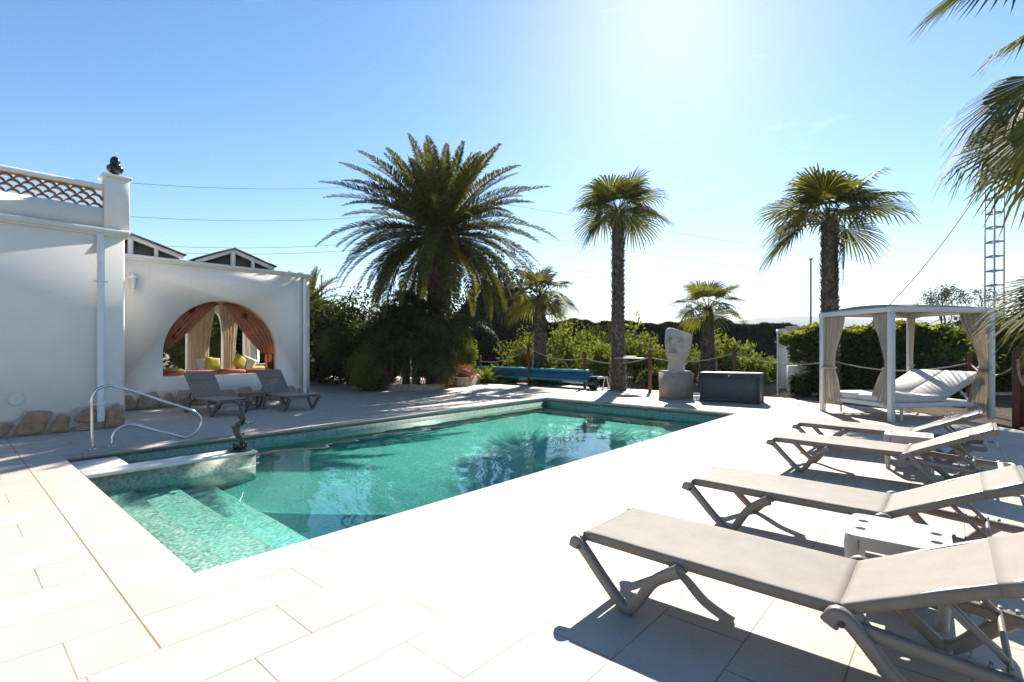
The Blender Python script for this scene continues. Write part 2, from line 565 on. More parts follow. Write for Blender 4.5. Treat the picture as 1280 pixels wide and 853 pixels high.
def disc(r, n=64): return [(r * math.cos(2 * math.pi * i / n), r * math.sin(2 * math.pi * i / n)) for i in range(n)]
shr = [(x * .97 + .2, y * .97) for x, y in DECK]
g = MB().poly(disc(2900, 96), [shr], -.02, lambda a, b, t: (a, b, -.06 + t))
tag(g.build('garden_ground', M['soil']), kind='structure')

# pool basin: walls, floor and the steps along the near end
b = MB()
zf = -.98
e = .004
b.box(((PX0 + PX1) / 2, (PY0 + PY1) / 2, zf - .05), (PX1 - PX0 + .4, PY1 - PY0 + .4, .1))
for (cx, cy_, dx, dy) in ((PX0 - .1 - e, (PY0 + PY1) / 2, .2, PY1 - PY0 + .4), (PX1 + .1 + e, (PY0 + PY1) / 2, .2, PY1 - PY0 + .4),
                          ((PX0 + PX1) / 2, PY0 - .1 - e, PX1 - PX0, .2), ((PX0 + PX1) / 2, PY1 + .1 + e, PX1 - PX0, .2)):
    b.box((cx, cy_, (zf - .11) / 2 - .0), (dx, dy, -zf - .11 + .0))
# treads near half
DIV0, DIV1, DIVX = 7.20, 7.52, 2.86
for (x1, z) in ((1.47, -.33), (1.90, -.54), (2.30, -.76)):
    b.box(((PX0 + x1) / 2, (PY0 + DIV0) / 2, (z + zf) / 2), (x1 - PX0, DIV0 - PY0 - .004, z - zf), bev=.012)
for (x1, z) in ((1.62, -.12), (2.05, -.34), (2.48, -.60), (2.85, -.83)):
    b.box(((PX0 + x1) / 2, (DIV1 + PY1) / 2, (z + zf) / 2 + .001), (x1 - PX0, PY1 - DIV1 - .004, z - zf), bev=.012)
b.box(((PX0 + DIVX) / 2, (DIV0 + DIV1) / 2, (zf - .04) / 2), (DIVX - PX0, DIV1 - DIV0 - .002, -zf - .04))
basin = tag(b.build('pool_basin', M['mosaic']), kind='structure')
basin.cycles.is_caustics_receiver = True
c = MB().box(((PX0 + DIVX) / 2 + .01, (DIV0 + DIV1) / 2, -.018), (DIVX - PX0 + .02, DIV1 - DIV0 + .03, .040), bev=.008)
c.box((PX0 + .29, (DIV1 + PY1) / 2, -.108), (.56, PY1 - DIV1 - .06, .022), bev=.006)
tag(c.build('pool_divider_coping', M['coping']), kind='structure')

# water: a real rippled surface
nx, ny = 420, 220
X, Y = np.meshgrid(np.linspace(PX0 - .02, PX1 + .02, nx), np.linspace(PY0 - .02, PY1 + .02, ny), indexing='ij')
Z = np.zeros_like(X)
for i in range(46):
    lam = rng.uniform(.16, 1.1); a = rng.uniform(0, 2 * math.pi); kx, ky = math.cos(a) * 2 * math.pi / lam, math.sin(a) * 2 * math.pi / lam
    Z += np.sin(kx * X + ky * Y + rng.uniform(0, 7) + .6 * np.sin(.9 * X + i) * np.cos(1.1 * Y - i)) * lam ** 1.25 * .00036
Vw = np.stack([X, Y, Z + WZ], -1)
w = MB()
me = bpy.data.meshes.new('pool_water')
idx = np.arange(nx * ny).reshape(nx, ny)
q = np.stack([idx[:-1, :-1], idx[1:, :-1], idx[1:, 1:], idx[:-1, 1:]], -1).reshape(-1)
me.vertices.add(nx * ny); me.vertices.foreach_set('co', Vw.astype(np.float32).ravel())
me.loops.add(len(q)); me.loops.foreach_set('vertex_index', q.astype(np.int32))
me.polygons.add(len(q) // 4); me.polygons.foreach_set('loop_start', np.arange(0, len(q), 4, dtype=np.int32))
me.polygons.foreach_set('loop_total', np.full(len(q) // 4, 4, dtype=np.int32))
me.update(calc_edges=True)
me.polygons.foreach_set('use_smooth', np.ones(len(q) // 4, dtype=bool))
me.materials.append(M['water'])
wat = bpy.data.objects.new('pool_water', me); col.objects.link(wat); tag(wat, kind='structure')
wat.cycles.is_caustics_caster = True

# far hills
def hills(name, z0, u0, u1, hs, seed):
    random.seed(seed)
    P = []
    n = 90
    for r in range(6):
        row = []
        for i in range(n + 1):
            u = u0 + (u1 - u0) * i / n
            zz = z0 + (r - 2) * z0 * .05
            prof = max(0, math.sin(math.pi * i / n)) ** .35
            h = (hs + hs * .35 * noise.noise(Vector((i * .12, seed, 0))) + hs * .12 * noise.noise(Vector((i * .6, seed, r)))) * prof
            h *= (0, .6, 1, .9, .5, 0)[r]
            p = at(u, zz, h - .5)
            row.append(p)
        P.append(row)
    return P
m = MB().grid(hills('h', 1800, 560, 3600, 116, 3)); m.grid(hills('h', 2200, 560, 2400, 146, 9))
tag(m.build('hills', M['hill'], smooth=True), kind='structure')

# ================================================================== WHITE HOUSE (left)
HYW = 11.2; HX = 2.19
house = empty('white_house', 'tall white house with a tile screen parapet at the left edge of the photo', 'house', (HX, HYW, 0))
def P(mb, name, mat, parent, smooth=False, autos=None, label=None):
    o = mb.build(name, mat, None, smooth, autos)
    # keep world placement under a moved parent
    if parent is not None:
        pw = parent.matrix_basis if parent.parent is None else parent.parent.matrix_basis @ parent.matrix_basis
        o.data.transform(pw.inverted())
        o.parent = parent
    if label: o['label'] = label
    return o
m = MB().box(((-7 + HX) / 2, HYW + 2.4, 1.725), (HX + 7, 4.8, 3.45), bev=.02)
P(m, 'wall', M['plaster'], house)
m = MB().box(((-7 + HX) / 2 + .04, HYW + 2.38, 3.46), (HX + 7 + .05, 4.92, .10), bev=.012)
m.box(((-7 + HX) / 2 + .02, HYW + 2.38, 3.40), (HX + 7 + .03, 4.86, .05), bev=.01)
P(m, 'cornice', M['trim'], house)
m = MB().box(((-7 + 1.92) / 2, HYW + .14, 3.69), (8.92, .20, .36))
m.box(((-7 + 1.92) / 2, HYW + .14, 4.24), (8.92, .22, .09), bev=.012)
P(m, 'parapet', M['plaster'], house)
m = MB().box((2.08, HYW + .16, 3.97), (.36, .34, .92), bev=.01)
m.box((2.08, HYW + .16, 4.455), (.43, .41, .05), bev=.01)
P(m, 'pier', M['plaster'], house)
# scale pattern screen of curved roof tiles in the parapet
m = MB()
pitch, rh = .172, .0835
for r in range(5):
    z0 = 3.865 + r * rh * .94
    if z0 + rh > 4.215: break
    for i in range(0, 54):
        cx = -7 + i * pitch + (pitch / 2 if r % 2 else 0) + .03
        if cx < -5 or cx > 1.86: continue
        top = []
        for k in range(11):
            a = math.pi * k / 10
            top.append((cx - math.cos(a) * pitch * .52, z0 + math.sin(a) * rh * 1.08))
        inn = [(cx + (p[0] - cx) * .86, z0 + (p[1] - z0) * .80) for p in top]
        poly = top + inn[::-1]
        vs = [(p[0], HYW + .06, p[1]) for p in poly] + [(p[0], HYW + .20, p[1]) for p in poly]
        fs = []
        for k in range(10):
            a, b2, c2, d2 = k, k + 1, 21 - k - 1, 21 - k
            fs += [(a, b2, c2, d2), (a + 22, d2 + 22, c2 + 22, b2 + 22), (a, a + 22, b2 + 22, b2), (d2, c2, c2 + 22, d2 + 22)]
        m.add(vs, fs)
P(m, 'tile_screen', M['terracotta'], house)
m = MB().lathe([(.055, 0), (.085, .012), (.05, .03), (.04, .05), (.095, .085), (.128, .14), (.120, .185), (.085, .215), (.072, .235), (.078, .27), (.074, .31), (.055, .345), (.03, .37), (.008, .38)], (2.08, HYW + .16, 4.48), 24)
P(m, 'finial', M['black_glaze'], house, True, 50)
m = MB().tube([(1.84, HYW - .07, .14), (1.84, HYW - .07, 3.30), (1.84, HYW - .02, 3.37)], .055, 16)
dp = P(m, 'downpipe', M['pvc'], house, True, 60)
for z in (.42, 2.55):
    m = MB().tube([(1.84, HYW - .07, z), (1.84, HYW - .07, z + .03)], .063, 16)
    m.box((1.84, HYW - .045, z + .015), (.19, .07, .02))
    P(m, 'bracket', M['pvc'], dp)
m = MB().lathe([(.0, 0), (.105, 0), (.105, .012), (.085, .018), (.0, .018)], (0, 0, 0), 24)
for v_ in range(len(m.v)):
    x_, y_, z_ = m.v[v_]; m.v[v_] = (.80 + x_, HYW - .002 - z_, .60 + y_)
P(m, 'round_vent', M['coping'], house)

def slab_stone(mb, pts, Y, t, rnd=.018, jit=0):
    """irregular stone: outline (x, z) on the wall plane, pushed out with a rounded rim"""
    n0 = len(pts)
    pp = []
    for i in range(n0):                       # subdivide and wobble the outline
        a, b_ = pts[i], pts[(i + 1) % n0]
        for s_ in (0, .33, .66):
            pp.append((a[0] + (b_[0] - a[0]) * s_ + random.uniform(-jit, jit), a[1] + (b_[1] - a[1]) * s_ + random.uniform(-jit, jit)))
    pts = pp; n = len(pts)
    cx = sum(p[0] for p in pts) / n; cz = sum(p[1] for p in pts) / n
    rings = []
    for (s_, dep) in ((1.0, 0), (.985, t * .6), (.94, t), (.6, t * 1.25), (.25, t * 1.3)):
        rings.append([(cx + (p[0] - cx) * s_, Y - dep - random.uniform(0, .006) * (dep > 0), cz + (p[1] - cz) * s_) for p in pts])
    mb.grid(rings, close_u=True)
    b0 = mb.n - n
    mb.add([(cx, Y - t * 1.3, cz)], [])
    for i in range(n):
        mb.f.append((b0 + i, b0 + (i + 1) % n, mb.n - 1))

random.seed(4)
ST = [[(-40, 345), (110, 345), (130, 362), (60, 440), (0, 500), (-40, 505)],
      [(235, 250), (350, 240), (450, 245), (445, 300), (385, 420), (330, 475), (180, 475), (110, 450)],
      [(510, 280), (560, 265), (620, 290), (600, 440), (560, 455), (450, 430), (445, 370)],
      [(690, 270), (740, 225), (800, 215), (850, 240), (850, 345), (760, 355), (650, 325)],
      [(650, 380), (760, 375), (850, 385), (850, 425), (650, 435)],
      [(960, 215), (1040, 180), (1090, 230), (1105, 300), (1090, 360), (1000, 395), (930, 400), (925, 330)]]
for s_ in ST:
    pts = [ony(x / 7.106, 480 + y / 7.106, HYW) for x, y in s_]
    pts = [(x, max(z, .004)) for x, z in pts]
    q_ = MB(); slab_stone(q_, pts, HYW - .02, .05, jit=.006)
    P(q_, 'base_stone', M['stone_red'], house, True)
for k_ in range(9):                               # the stone footing carries on to the left, beyond the frame
    x0 = .1 - k_ * .55
    q_ = MB(); slab_stone(q_, [(x0, .02), (x0 - .48, .02), (x0 - .5, .3), (x0 - .25, .38 + random.uniform(-.08, .05)), (x0 + .02, .32)], HYW - .02, .05, jit=.01)
    P(q_, 'base_stone', M['stone_tan'], house, True)
MT = [ony(u_, v_, HYW) for u_, v_ in ((3, 527), (15, 526.5), (24, 523), (31, 514), (50, 513), (64, 513.5), (68, 518), (75, 516), (88, 516), (97, 509.5), (112, 508), (121, 512.5), (132, 511), (139, 506), (147, 503), (153, 509))]
m = MB().poly([(-6, .0)] + [(-5 + k_ * .4, .30 + random.uniform(-.03, .04)) for k_ in range(13)] + MT + [(2.19, .40), (2.19, 0)], [], .03, lambda a, b_, t: (a, HYW - .001 - t, b_))
P(m, 'stone_footing', M['mortar'], house)

# ================================================================== PATIO WING with the arched opening
AY = 14.05; AX0, AX1 = 2.195, 7.07
TH_ = .32
patio = empty('patio_wing', 'low white patio wing with a wide arched opening behind two grey loungers', 'building', (AX1, AY, 0))
acx, arx = 4.83, 1.355; sill, spr = .73, 1.27
arch = [(acx - arx, sill), (acx + arx, sill)] + [(acx + arx * math.cos(math.pi * i / 28), spr + arx * math.sin(math.pi * i / 28)) for i in range(29)]
m = MB().poly([(AX0, 0), (AX1, 0), (AX1, 3.46), (AX0, 3.46)], [arch], TH_, lambda a, b_, t: (a, AY + t, b_))
P(m, 'wall', M['plaster'], patio)
m = MB().box(((AX0 + AX1) / 2 + .03, AY + .14, 3.50), (AX1 - AX0 + .08, .46, .08), bev=.012)
m.box(((AX0 + AX1) / 2 + .015, AY + .14, 3.44), (AX1 - AX0 + .04, .38, .045), bev=.01)
P(m, 'cornice', M['trim'], patio)
m = MB().tube([(6.90, AY - .06, .12), (6.90, AY - .06, 3.40)], .05, 14)
P(m, 'downpipe', M['pvc'], patio, True, 60)
# side (east) wall with a tall arch added to let sun in, back wall with two pointed arches
def parch(c, w_, z0, zs, zt):
    L_ = [(c - w_ / 2, z0), (c + w_ / 2, z0), (c + w_ / 2, zs)]
    for i in range(1, 8): 
        a = i / 8; L_.append((c + w_ / 2 * math.cos(a * math.pi / 2) ** .9, zs + (zt - zs) * math.sin(a * math.pi / 2)))
    L_.append((c, zt))
    for i in range(7, 0, -1):
        a = i / 8; L_.append((c - w_ / 2 * math.cos(a * math.pi / 2) ** .9, zs + (zt - zs) * math.sin(a * math.pi / 2)))
    L_.append((c - w_ / 2, zs))
    return L_
BY = 17.7
m = MB().poly([(AY + TH_ + .002, 0), (BY, 0), (BY, 3.30), (AY + TH_ + .002, 3.30)], [parch(16.03, 2.95, .03, 2.6, 3.18)], .28, lambda a, b_, t: (AX1 - .002 - t, a, b_))
P(m, 'side_wall', M['plaster'], patio)
m = MB().poly([(AX0, 0), (AX1 - .3, 0), (AX1 - .3, 3.30), (AX0, 3.30)], [parch(4.55, .95, .03, 2.0, 2.6), parch(5.83, .42, .03, 1.9, 2.55), parch(6.5, .40, .03, 1.9, 2.5)], .25, lambda a, b_, t: (a, BY + t, b_))
P(m, 'back_wall', M['plaster'], patio)
m = MB().box(((AX0 + AX1) / 2, (AY + TH_ + BY) / 2, 3.36), (AX1 - AX0 - .05, BY - AY - TH_ + .2, .07))
P(m, 'ceiling', M['plaster'], patio)
# twin pitched roofs over the terrace
def gable(x0, xa, x1, ze0, za, ze1, y0, y1):
    rf = MB()
    for (xa_, za_, xb_, zb_) in ((x0, ze0, xa, za), (xa, za, x1, ze1)):
        rf.add([(xa_, y0, za_), (xb_, y0, zb_), (xb_, y1, zb_), (xa_, y1, za_), (xa_, y0, za_ + .035), (xb_, y0, zb_ + .035), (xb_, y1, zb_ + .035), (xa_, y1, za_ + .035)],
               [(0, 1, 2, 3), (7, 6, 5, 4), (0, 4, 5, 1), (3, 2, 6, 7), (0, 3, 7, 4), (1, 5, 6, 2)])
    r_ = P(rf, 'roof', M['rooftile'], patio)
    fr_ = MB()
    yy = y0 + .08
    fr_.bar((x0 + .05, yy, ze0 - .05), (xa, yy, za - .05), .07, .09); fr_.bar((xa + .001, yy, za - .051), (x1 - .05, yy, ze1 - .05), .07, .09)
    fr_.bar((xa, yy + .002, 3.5), (xa, yy + .002, za - .06), .09, .12)
    for f_ in (.45,):
        for (xe, ze_) in ((x1, ze1),):
            xx = xa + (xe - xa) * f_
            fr_.bar((xx, yy + .003, 3.5), (xx, yy + .003, za + (ze_ - za) * f_ - .06), .07, .08)
    P(fr_, 'rafter', M['whitewood'], r_)
    gb = MB().add([(x0 + .1, yy + .12, 3.5), (x1 - .1, yy + .12, 3.5), (x1 - .1, yy + .12, ze1 - .04), (xa, yy + .12, za - .04), (x0 + .1, yy + .12, ze0 - .04),
                   (x0 + .1, yy + .15, 3.5), (x1 - .1, yy + .15, 3.5), (x1 - .1, yy + .15, ze1 - .04), (xa, yy + .15, za - .04), (x0 + .1, yy + .15, ze0 - .04)],
                  [(0, 1, 2, 3, 4), (9, 8, 7, 6, 5), (0, 5, 6, 1), (1, 6, 7, 2), (2, 7, 8, 3), (3, 8, 9, 4), (4, 9, 5, 0)])
    P(gb, 'gable_board', M['rooftile'], r_)
gable(1.7, 2.86, 3.96, 3.60, 3.99, 3.66, AY - .02 + .0, 17.9)
gable(4.14, 5.03, 6.13, 3.60, 3.99, 3.64, AY - .02, 17.9)
# rough stone footing, in the shade behind the loungers
random.seed(12)
x = AX0 + .05
while x < AX1 - .12:
    w_ = random.uniform(.28, .5); h_ = random.uniform(.26, .42); x2 = min(x + w_, AX1 - .02)
    q_ = MB(); slab_stone(q_, [(x, .01), (x2 - .03, .01), (x2 - .02, h_ * .6), (x2 - .1, h_), (x + .08, h_ * random.uniform(.85, 1.05)), (x + .01, h_ * .55)], AY - .012, .045, jit=.008)
    P(q_, 'base_stone', M['stone_tan'], patio, True)
    x = x2
m = MB().box(((AX0 + AX1) / 2, AY - .006, .14), (AX1 - AX0 - .01, .014, .28))
P(m, 'stone_footing', M['mortar'], patio)

# wall lantern in the corner
lan = empty('wall_lantern', 'white metal wall lantern in the corner where the two white walls meet', 'lantern', (2.86, AY, 2.95))
m = MB().box((2.86, AY - .02, 3.02), (.09, .04, .22), bev=.01).tube([(2.86, AY - .04, 3.08), (2.86, AY - .10, 3.13), (2.86, AY - .16, 3.11)], .014, 8)
P(m, 'bracket', M['pvc'], lan)
m = MB().lathe([(.035, 0), (.05, .03), (.075, .22), (.10, .235), (.11, .25), (.05, .32), (.02, .34), (.025, .37), (.0, .39)], (2.86, AY - .17, 2.74), 6)
P(m, 'lamp_housing', M['pvc'], lan)
m = MB().lathe([(.0, 0), (.03, .01), (.012, .05), (.03, .07), (0.0, .1)], (2.86, AY - .17, 2.65), 10)
P(m, 'bottom_finial', M['pvc'], lan)

# ------------------------------------------------------------------ what hangs and stands in the arch
def pleat(mb, rows, nfold, amp, ncol=60, ph=0, t=0):
    """rows: list of (left point, right point, fold amplitude scale)"""
    Pp = []
    for i, (a, b_, s_) in enumerate(rows):
        a, b_ = Vector(a), Vector(b_)
        dirn = (b_ - a); nrm = Vector((-dirn.y, dirn.x, 0))
        nrm = nrm.normalized() if nrm.length > 1e-6 else Vector((0, 1, 0))
        row = []
        for j in range(ncol + 1):
            u_ = j / ncol
            w1 = math.sin(u_ * nfold * 2 * math.pi + ph + .5 * math.sin(i * .35))
            w2 = .4 * math.sin(u_ * nfold * 3.7 * math.pi + 1.3 + ph * 2)
            row.append(a.lerp(b_, u_) + nrm * ((w1 + w2) * amp * s_))
        Pp.append(row)
    mb.grid(Pp)
    return mb

def thicken(ob, t=.004):
    md = ob.modifiers.new('thickness', 'SOLIDIFY'); md.thickness = t; md.offset = 0
    return ob

def arc_x(z): return math.sqrt(max(0, arx ** 2 - max(0, z - spr) ** 2))
cyv = AY + TH_ + .05
# left swag: from the arch top sweeping down to the left jamb
rows = []
for i in range(25):
    t = i / 24
    z = 2.62 - t * 1.30
    xl = acx - arc_x(z) - .02
    xr = acx + .02 - (t ** .75) * 1.22 + .10 * math.sin(t * math.pi)
    rows.append(((xl, cyv, z), (max(xr, xl + .10), cyv + .02, z - .05 * (1 - t)), .6 + .5 * t))
m = pleat(MB(), rows, 6, .022)
o = thicken(m.build('sheer_curtain', M['red_sheer'], smooth=True))
tag(o, 'rust patterned sheer curtain swept to the left side of the arched opening', 'curtain', 'sheer curtains in the arch')
rows = []
for i in range(25):
    t = i / 24
    z = 2.62 - t * 1.36
    xr = acx + arc_x(z) + .02
    xl = acx + .05 + (t ** .8) * 1.02 - .12 * math.sin(t * math.pi)
    rows.append(((min(xl, xr - .1), cyv + .02, z - .05 * (1 - t)), (xr, cyv, z), .6 + .5 * t))
m = pleat(MB(), rows, 6, .022, ph=1.0)
m2 = pleat(m, [((acx + 1.14, cyv, 1.26 - i * .055), (acx + 1.33, cyv, 1.26 - i * .055), .8) for i in range(11)], 2, .02, ncol=16)
o = thicken(m2.build('sheer_curtain', M['red_sheer'], smooth=True))
tag(o, 'dark rust sheer curtain tied to the right side of the arched opening', 'curtain', 'sheer curtains in the arch')

def column_drape(xc, y, w, lab, seed):
    rows = []
    for i in range(31):
        t = i / 30; z = 2.85 - t * 2.45
        ww = w * (1.5 - 1.0 * math.sin(min(t * 1.15, 1) * math.pi / 2) + .25 * t)
        rows.append(((xc - ww / 2, y, z), (xc + ww / 2, y, z), 1))
    o = thicken(pleat(MB(), rows, 5, .03, ph=seed).build('cream_drape', M['cream_drape'], smooth=True), .006)
    tag(o, lab, 'curtain', 'cream drapes inside the patio')
column_drape(5.02, 16.6, .62, 'cream floor length drape nearest the left red curtain inside the arch', 0)
column_drape(5.58, 15.9, .42, 'cream drape hanging in the middle of the arched opening', 1.4)

# seating bench along the sill
bn = empty('cushioned_bench', 'rust and ochre upholstered bench seen just above the arch sill', 'bench', (4.9, 15.1, 0))
m = MB().box((4.9, 15.15, .32), (2.9, .7, .63), bev=.02); P(m, 'base', M['brownwood'], bn)
for i in range(4):
    m = MB().box((3.85 + i * .71, 15.1, .735), (.69, .72, .19), bev=.05); P(m, 'seat_cushion', M['cushion_red'], bn, True, 60)
def pillow(name, c, s, rot, mat, lab, cat='cushion', grp='scatter cushions on the bench'):
    n_ = 14; top, bot = [], []
    for i in range(n_ + 1):
        r1, r2 = [], []
        for j in range(n_ + 1):
            a, b_ = i / n_ * 2 - 1, j / n_ * 2 - 1
            h = max(0, (1 - a ** 4) * (1 - b_ ** 4)) ** .5 * s[2] / 2
            k_ = 1 - .10 * (1 - abs(a) ** 2) * abs(b_) ** 3 - .0
            l_ = 1 - .10 * (1 - abs(b_) ** 2) * abs(a) ** 3
            r1.append((a * s[0] / 2 * l_, b_ * s[1] / 2 * k_, h)); r2.append((a * s[0] / 2 * l_, b_ * s[1] / 2 * k_, -h))
        top.append(r1); bot.append(r2)
    mm = MB().grid(top).grid(bot)
    o = mm.build(name, mat, smooth=True)
    o.location = c; o.rotation_euler = [R(v) for v in rot]
    return tag(o, lab, cat, grp)
pillow('cushion', (4.95, 15.30, .97), (.42, .42, .16), (70, 8, 12), M['cushion_y'], 'mustard cushion leaning left of the middle drape')
pillow('cushion', (4.80, 15.42, .95), (.40, .40, .14), (72, -10, -8), M['cushion_w'], 'white cushion behind the left mustard cushion')
pillow('cushion', (5.62, 15.22, 1.00), (.44, .44, .16), (68, 38, 8), M['cushion_y'], 'mustard cushion tilted on its corner right of the middle drape')
pillow('cushion', (5.84, 15.28, .97), (.44, .44, .16), (66, 25, -12), M['cushion_w'], 'white cushion leaning against the right mustard cushion')
pillow('cushion', (3.98, 15.05, .83), (.40, .34, .14), (12, 0, 20), M['cushion_y'], 'small yellow cushion lying flat at the left end of the bench')
pillow('cushion', (6.05, 15.05, .82), (.42, .36, .13), (8, 0, -15), M['cushion_y'], 'yellow cushion lying flat at the right end of the bench')
def armchair(c, rz, lab, mat):
    t_ = empty('armchair', lab, 'armchair', c, rz, 'patio armchairs')
    for nm, cc, dd in (('seat', (0, 0, .36), (.62, .6, .18)), ('backrest', (0, .30, .66), (.66, .12, .55)), ('armrest', (-.34, 0, .5), (.09, .62, .30)), ('armrest', (.34, 0, .5), (.09, .62, .30))):
        P(MB().box(cc, dd, bev=.04), nm, mat, None, True, 60).parent = t_
    for sx in (-.28, .28):
        for sy in (-.25, .28): P(MB().box((sx, sy, .13), (.05, .05, .27)), 'leg', M['brownwood'], None).parent = t_
armchair((6.35, 16.1, .0), R(-30), 'white armchair at the right side of the arched opening', M['cushion_w'])
armchair((3.75, 16.4, .0), R(25), 'dark armchair at the left side of the arched opening', M['iron'])

# ================================================================== LOUNGERS
def smooth_path(pts, n=6):
    """Catmull-Rom through pts"""
    P_ = [Vector(p) for p in pts]
    P_ = [P_[0] * 2 - P_[1]] + P_ + [P_[-1] * 2 - P_[-2]]
    out = []
    for i in range(1, len(P_) - 2):
        p0, p1, p2, p3 = P_[i - 1:i + 3]
        for k in range(n):
            t = k / n
            out.append(.5 * ((2 * p1) + (p2 - p0) * t + (2 * p0 - 5 * p1 + 4 * p2 - p3) * t * t + (3 * p1 - p0 - 3 * p2 + p3) * t ** 3))
    out.append(P_[-2])
    return out

def ribbon(mb, path, wx, th):
    """flat bar following a path in the local YZ plane at fixed x: wx across (x), th in plane, rounded section"""
    path = [Vector(p) for p in path]
    n = len(path)
    P_ = []
    for i in range(n):
        t = (path[min(i + 1, n - 1)] - path[max(i - 1, 0)]).normalized()
        nn = Vector((0, -t.z, t.y))
        th_ = th[i] if hasattr(th, '__len__') else th
        row = []
        for k in range(12):
            a = 2 * math.pi * (k + .5) / 12
            cx_, cz_ = math.cos(a), math.sin(a)
            sx = math.copysign(abs(cx_) ** .55, cx_) * wx / 2; sz = math.copysign(abs(cz_) ** .55, cz_) * th_ / 2
            row.append(path[i] + Vector((sx, 0, 0)) + nn * sz)
        P_.append(row)
    mb.grid(P_, close_u=True)
    b0 = mb.n - 12 * n
    mb.f.append(tuple(b0 + k for k in range(11, -1, -1)))
    mb.f.append(tuple(mb.n - 12 + k for k in range(12)))
    return mb

SZ = .345          # seat height
def sling(y0, z0, y1, z1, w, sag=.008, wrap=.045, ny=30, nx=16):
    """fabric pulled round the side rails: a sheet with rolled down edges"""
    P_ = []
    L = math.hypot(y1 - y0, z1 - z0); ty, tz = (y1 - y0) / L, (z1 - z0) / L
    for i in range(ny + 1):
        t = i / ny
        row = []
        prof = []
        for k in range(6):                                  # left roll
            a = math.pi * (1.0 - k / 5 * .5)
            prof.append((-w / 2 + .02 + .02 * math.cos(a), -.02 + .02 * math.sin(a)))
        prof = [(-w / 2, -wrap)] + prof
        mid = [(-w / 2 + .02 + (w - .04) * j / nx, -sag * math.sin(math.pi * j / nx)) for j in range(1, nx)]
        right = [(-x_, z_) for x_, z_ in prof[::-1]]
        for (x_, z_) in prof + mid + right:
            py, pz = y0 + (y1 - y0) * t, z0 + (z1 - z0) * t
            row.append((x_, py - tz * z_, pz + ty * z_))
        row = [(a_, b_, c_ + .0035 * noise.noise(Vector((a_ * 5, b_ * 3.2, 1.7))) + .0015 * noise.noise(Vector((a_ * 14, b_ * 9, 4.)))) for a_, b_, c_ in row]
        P_.append(row)
    return P_

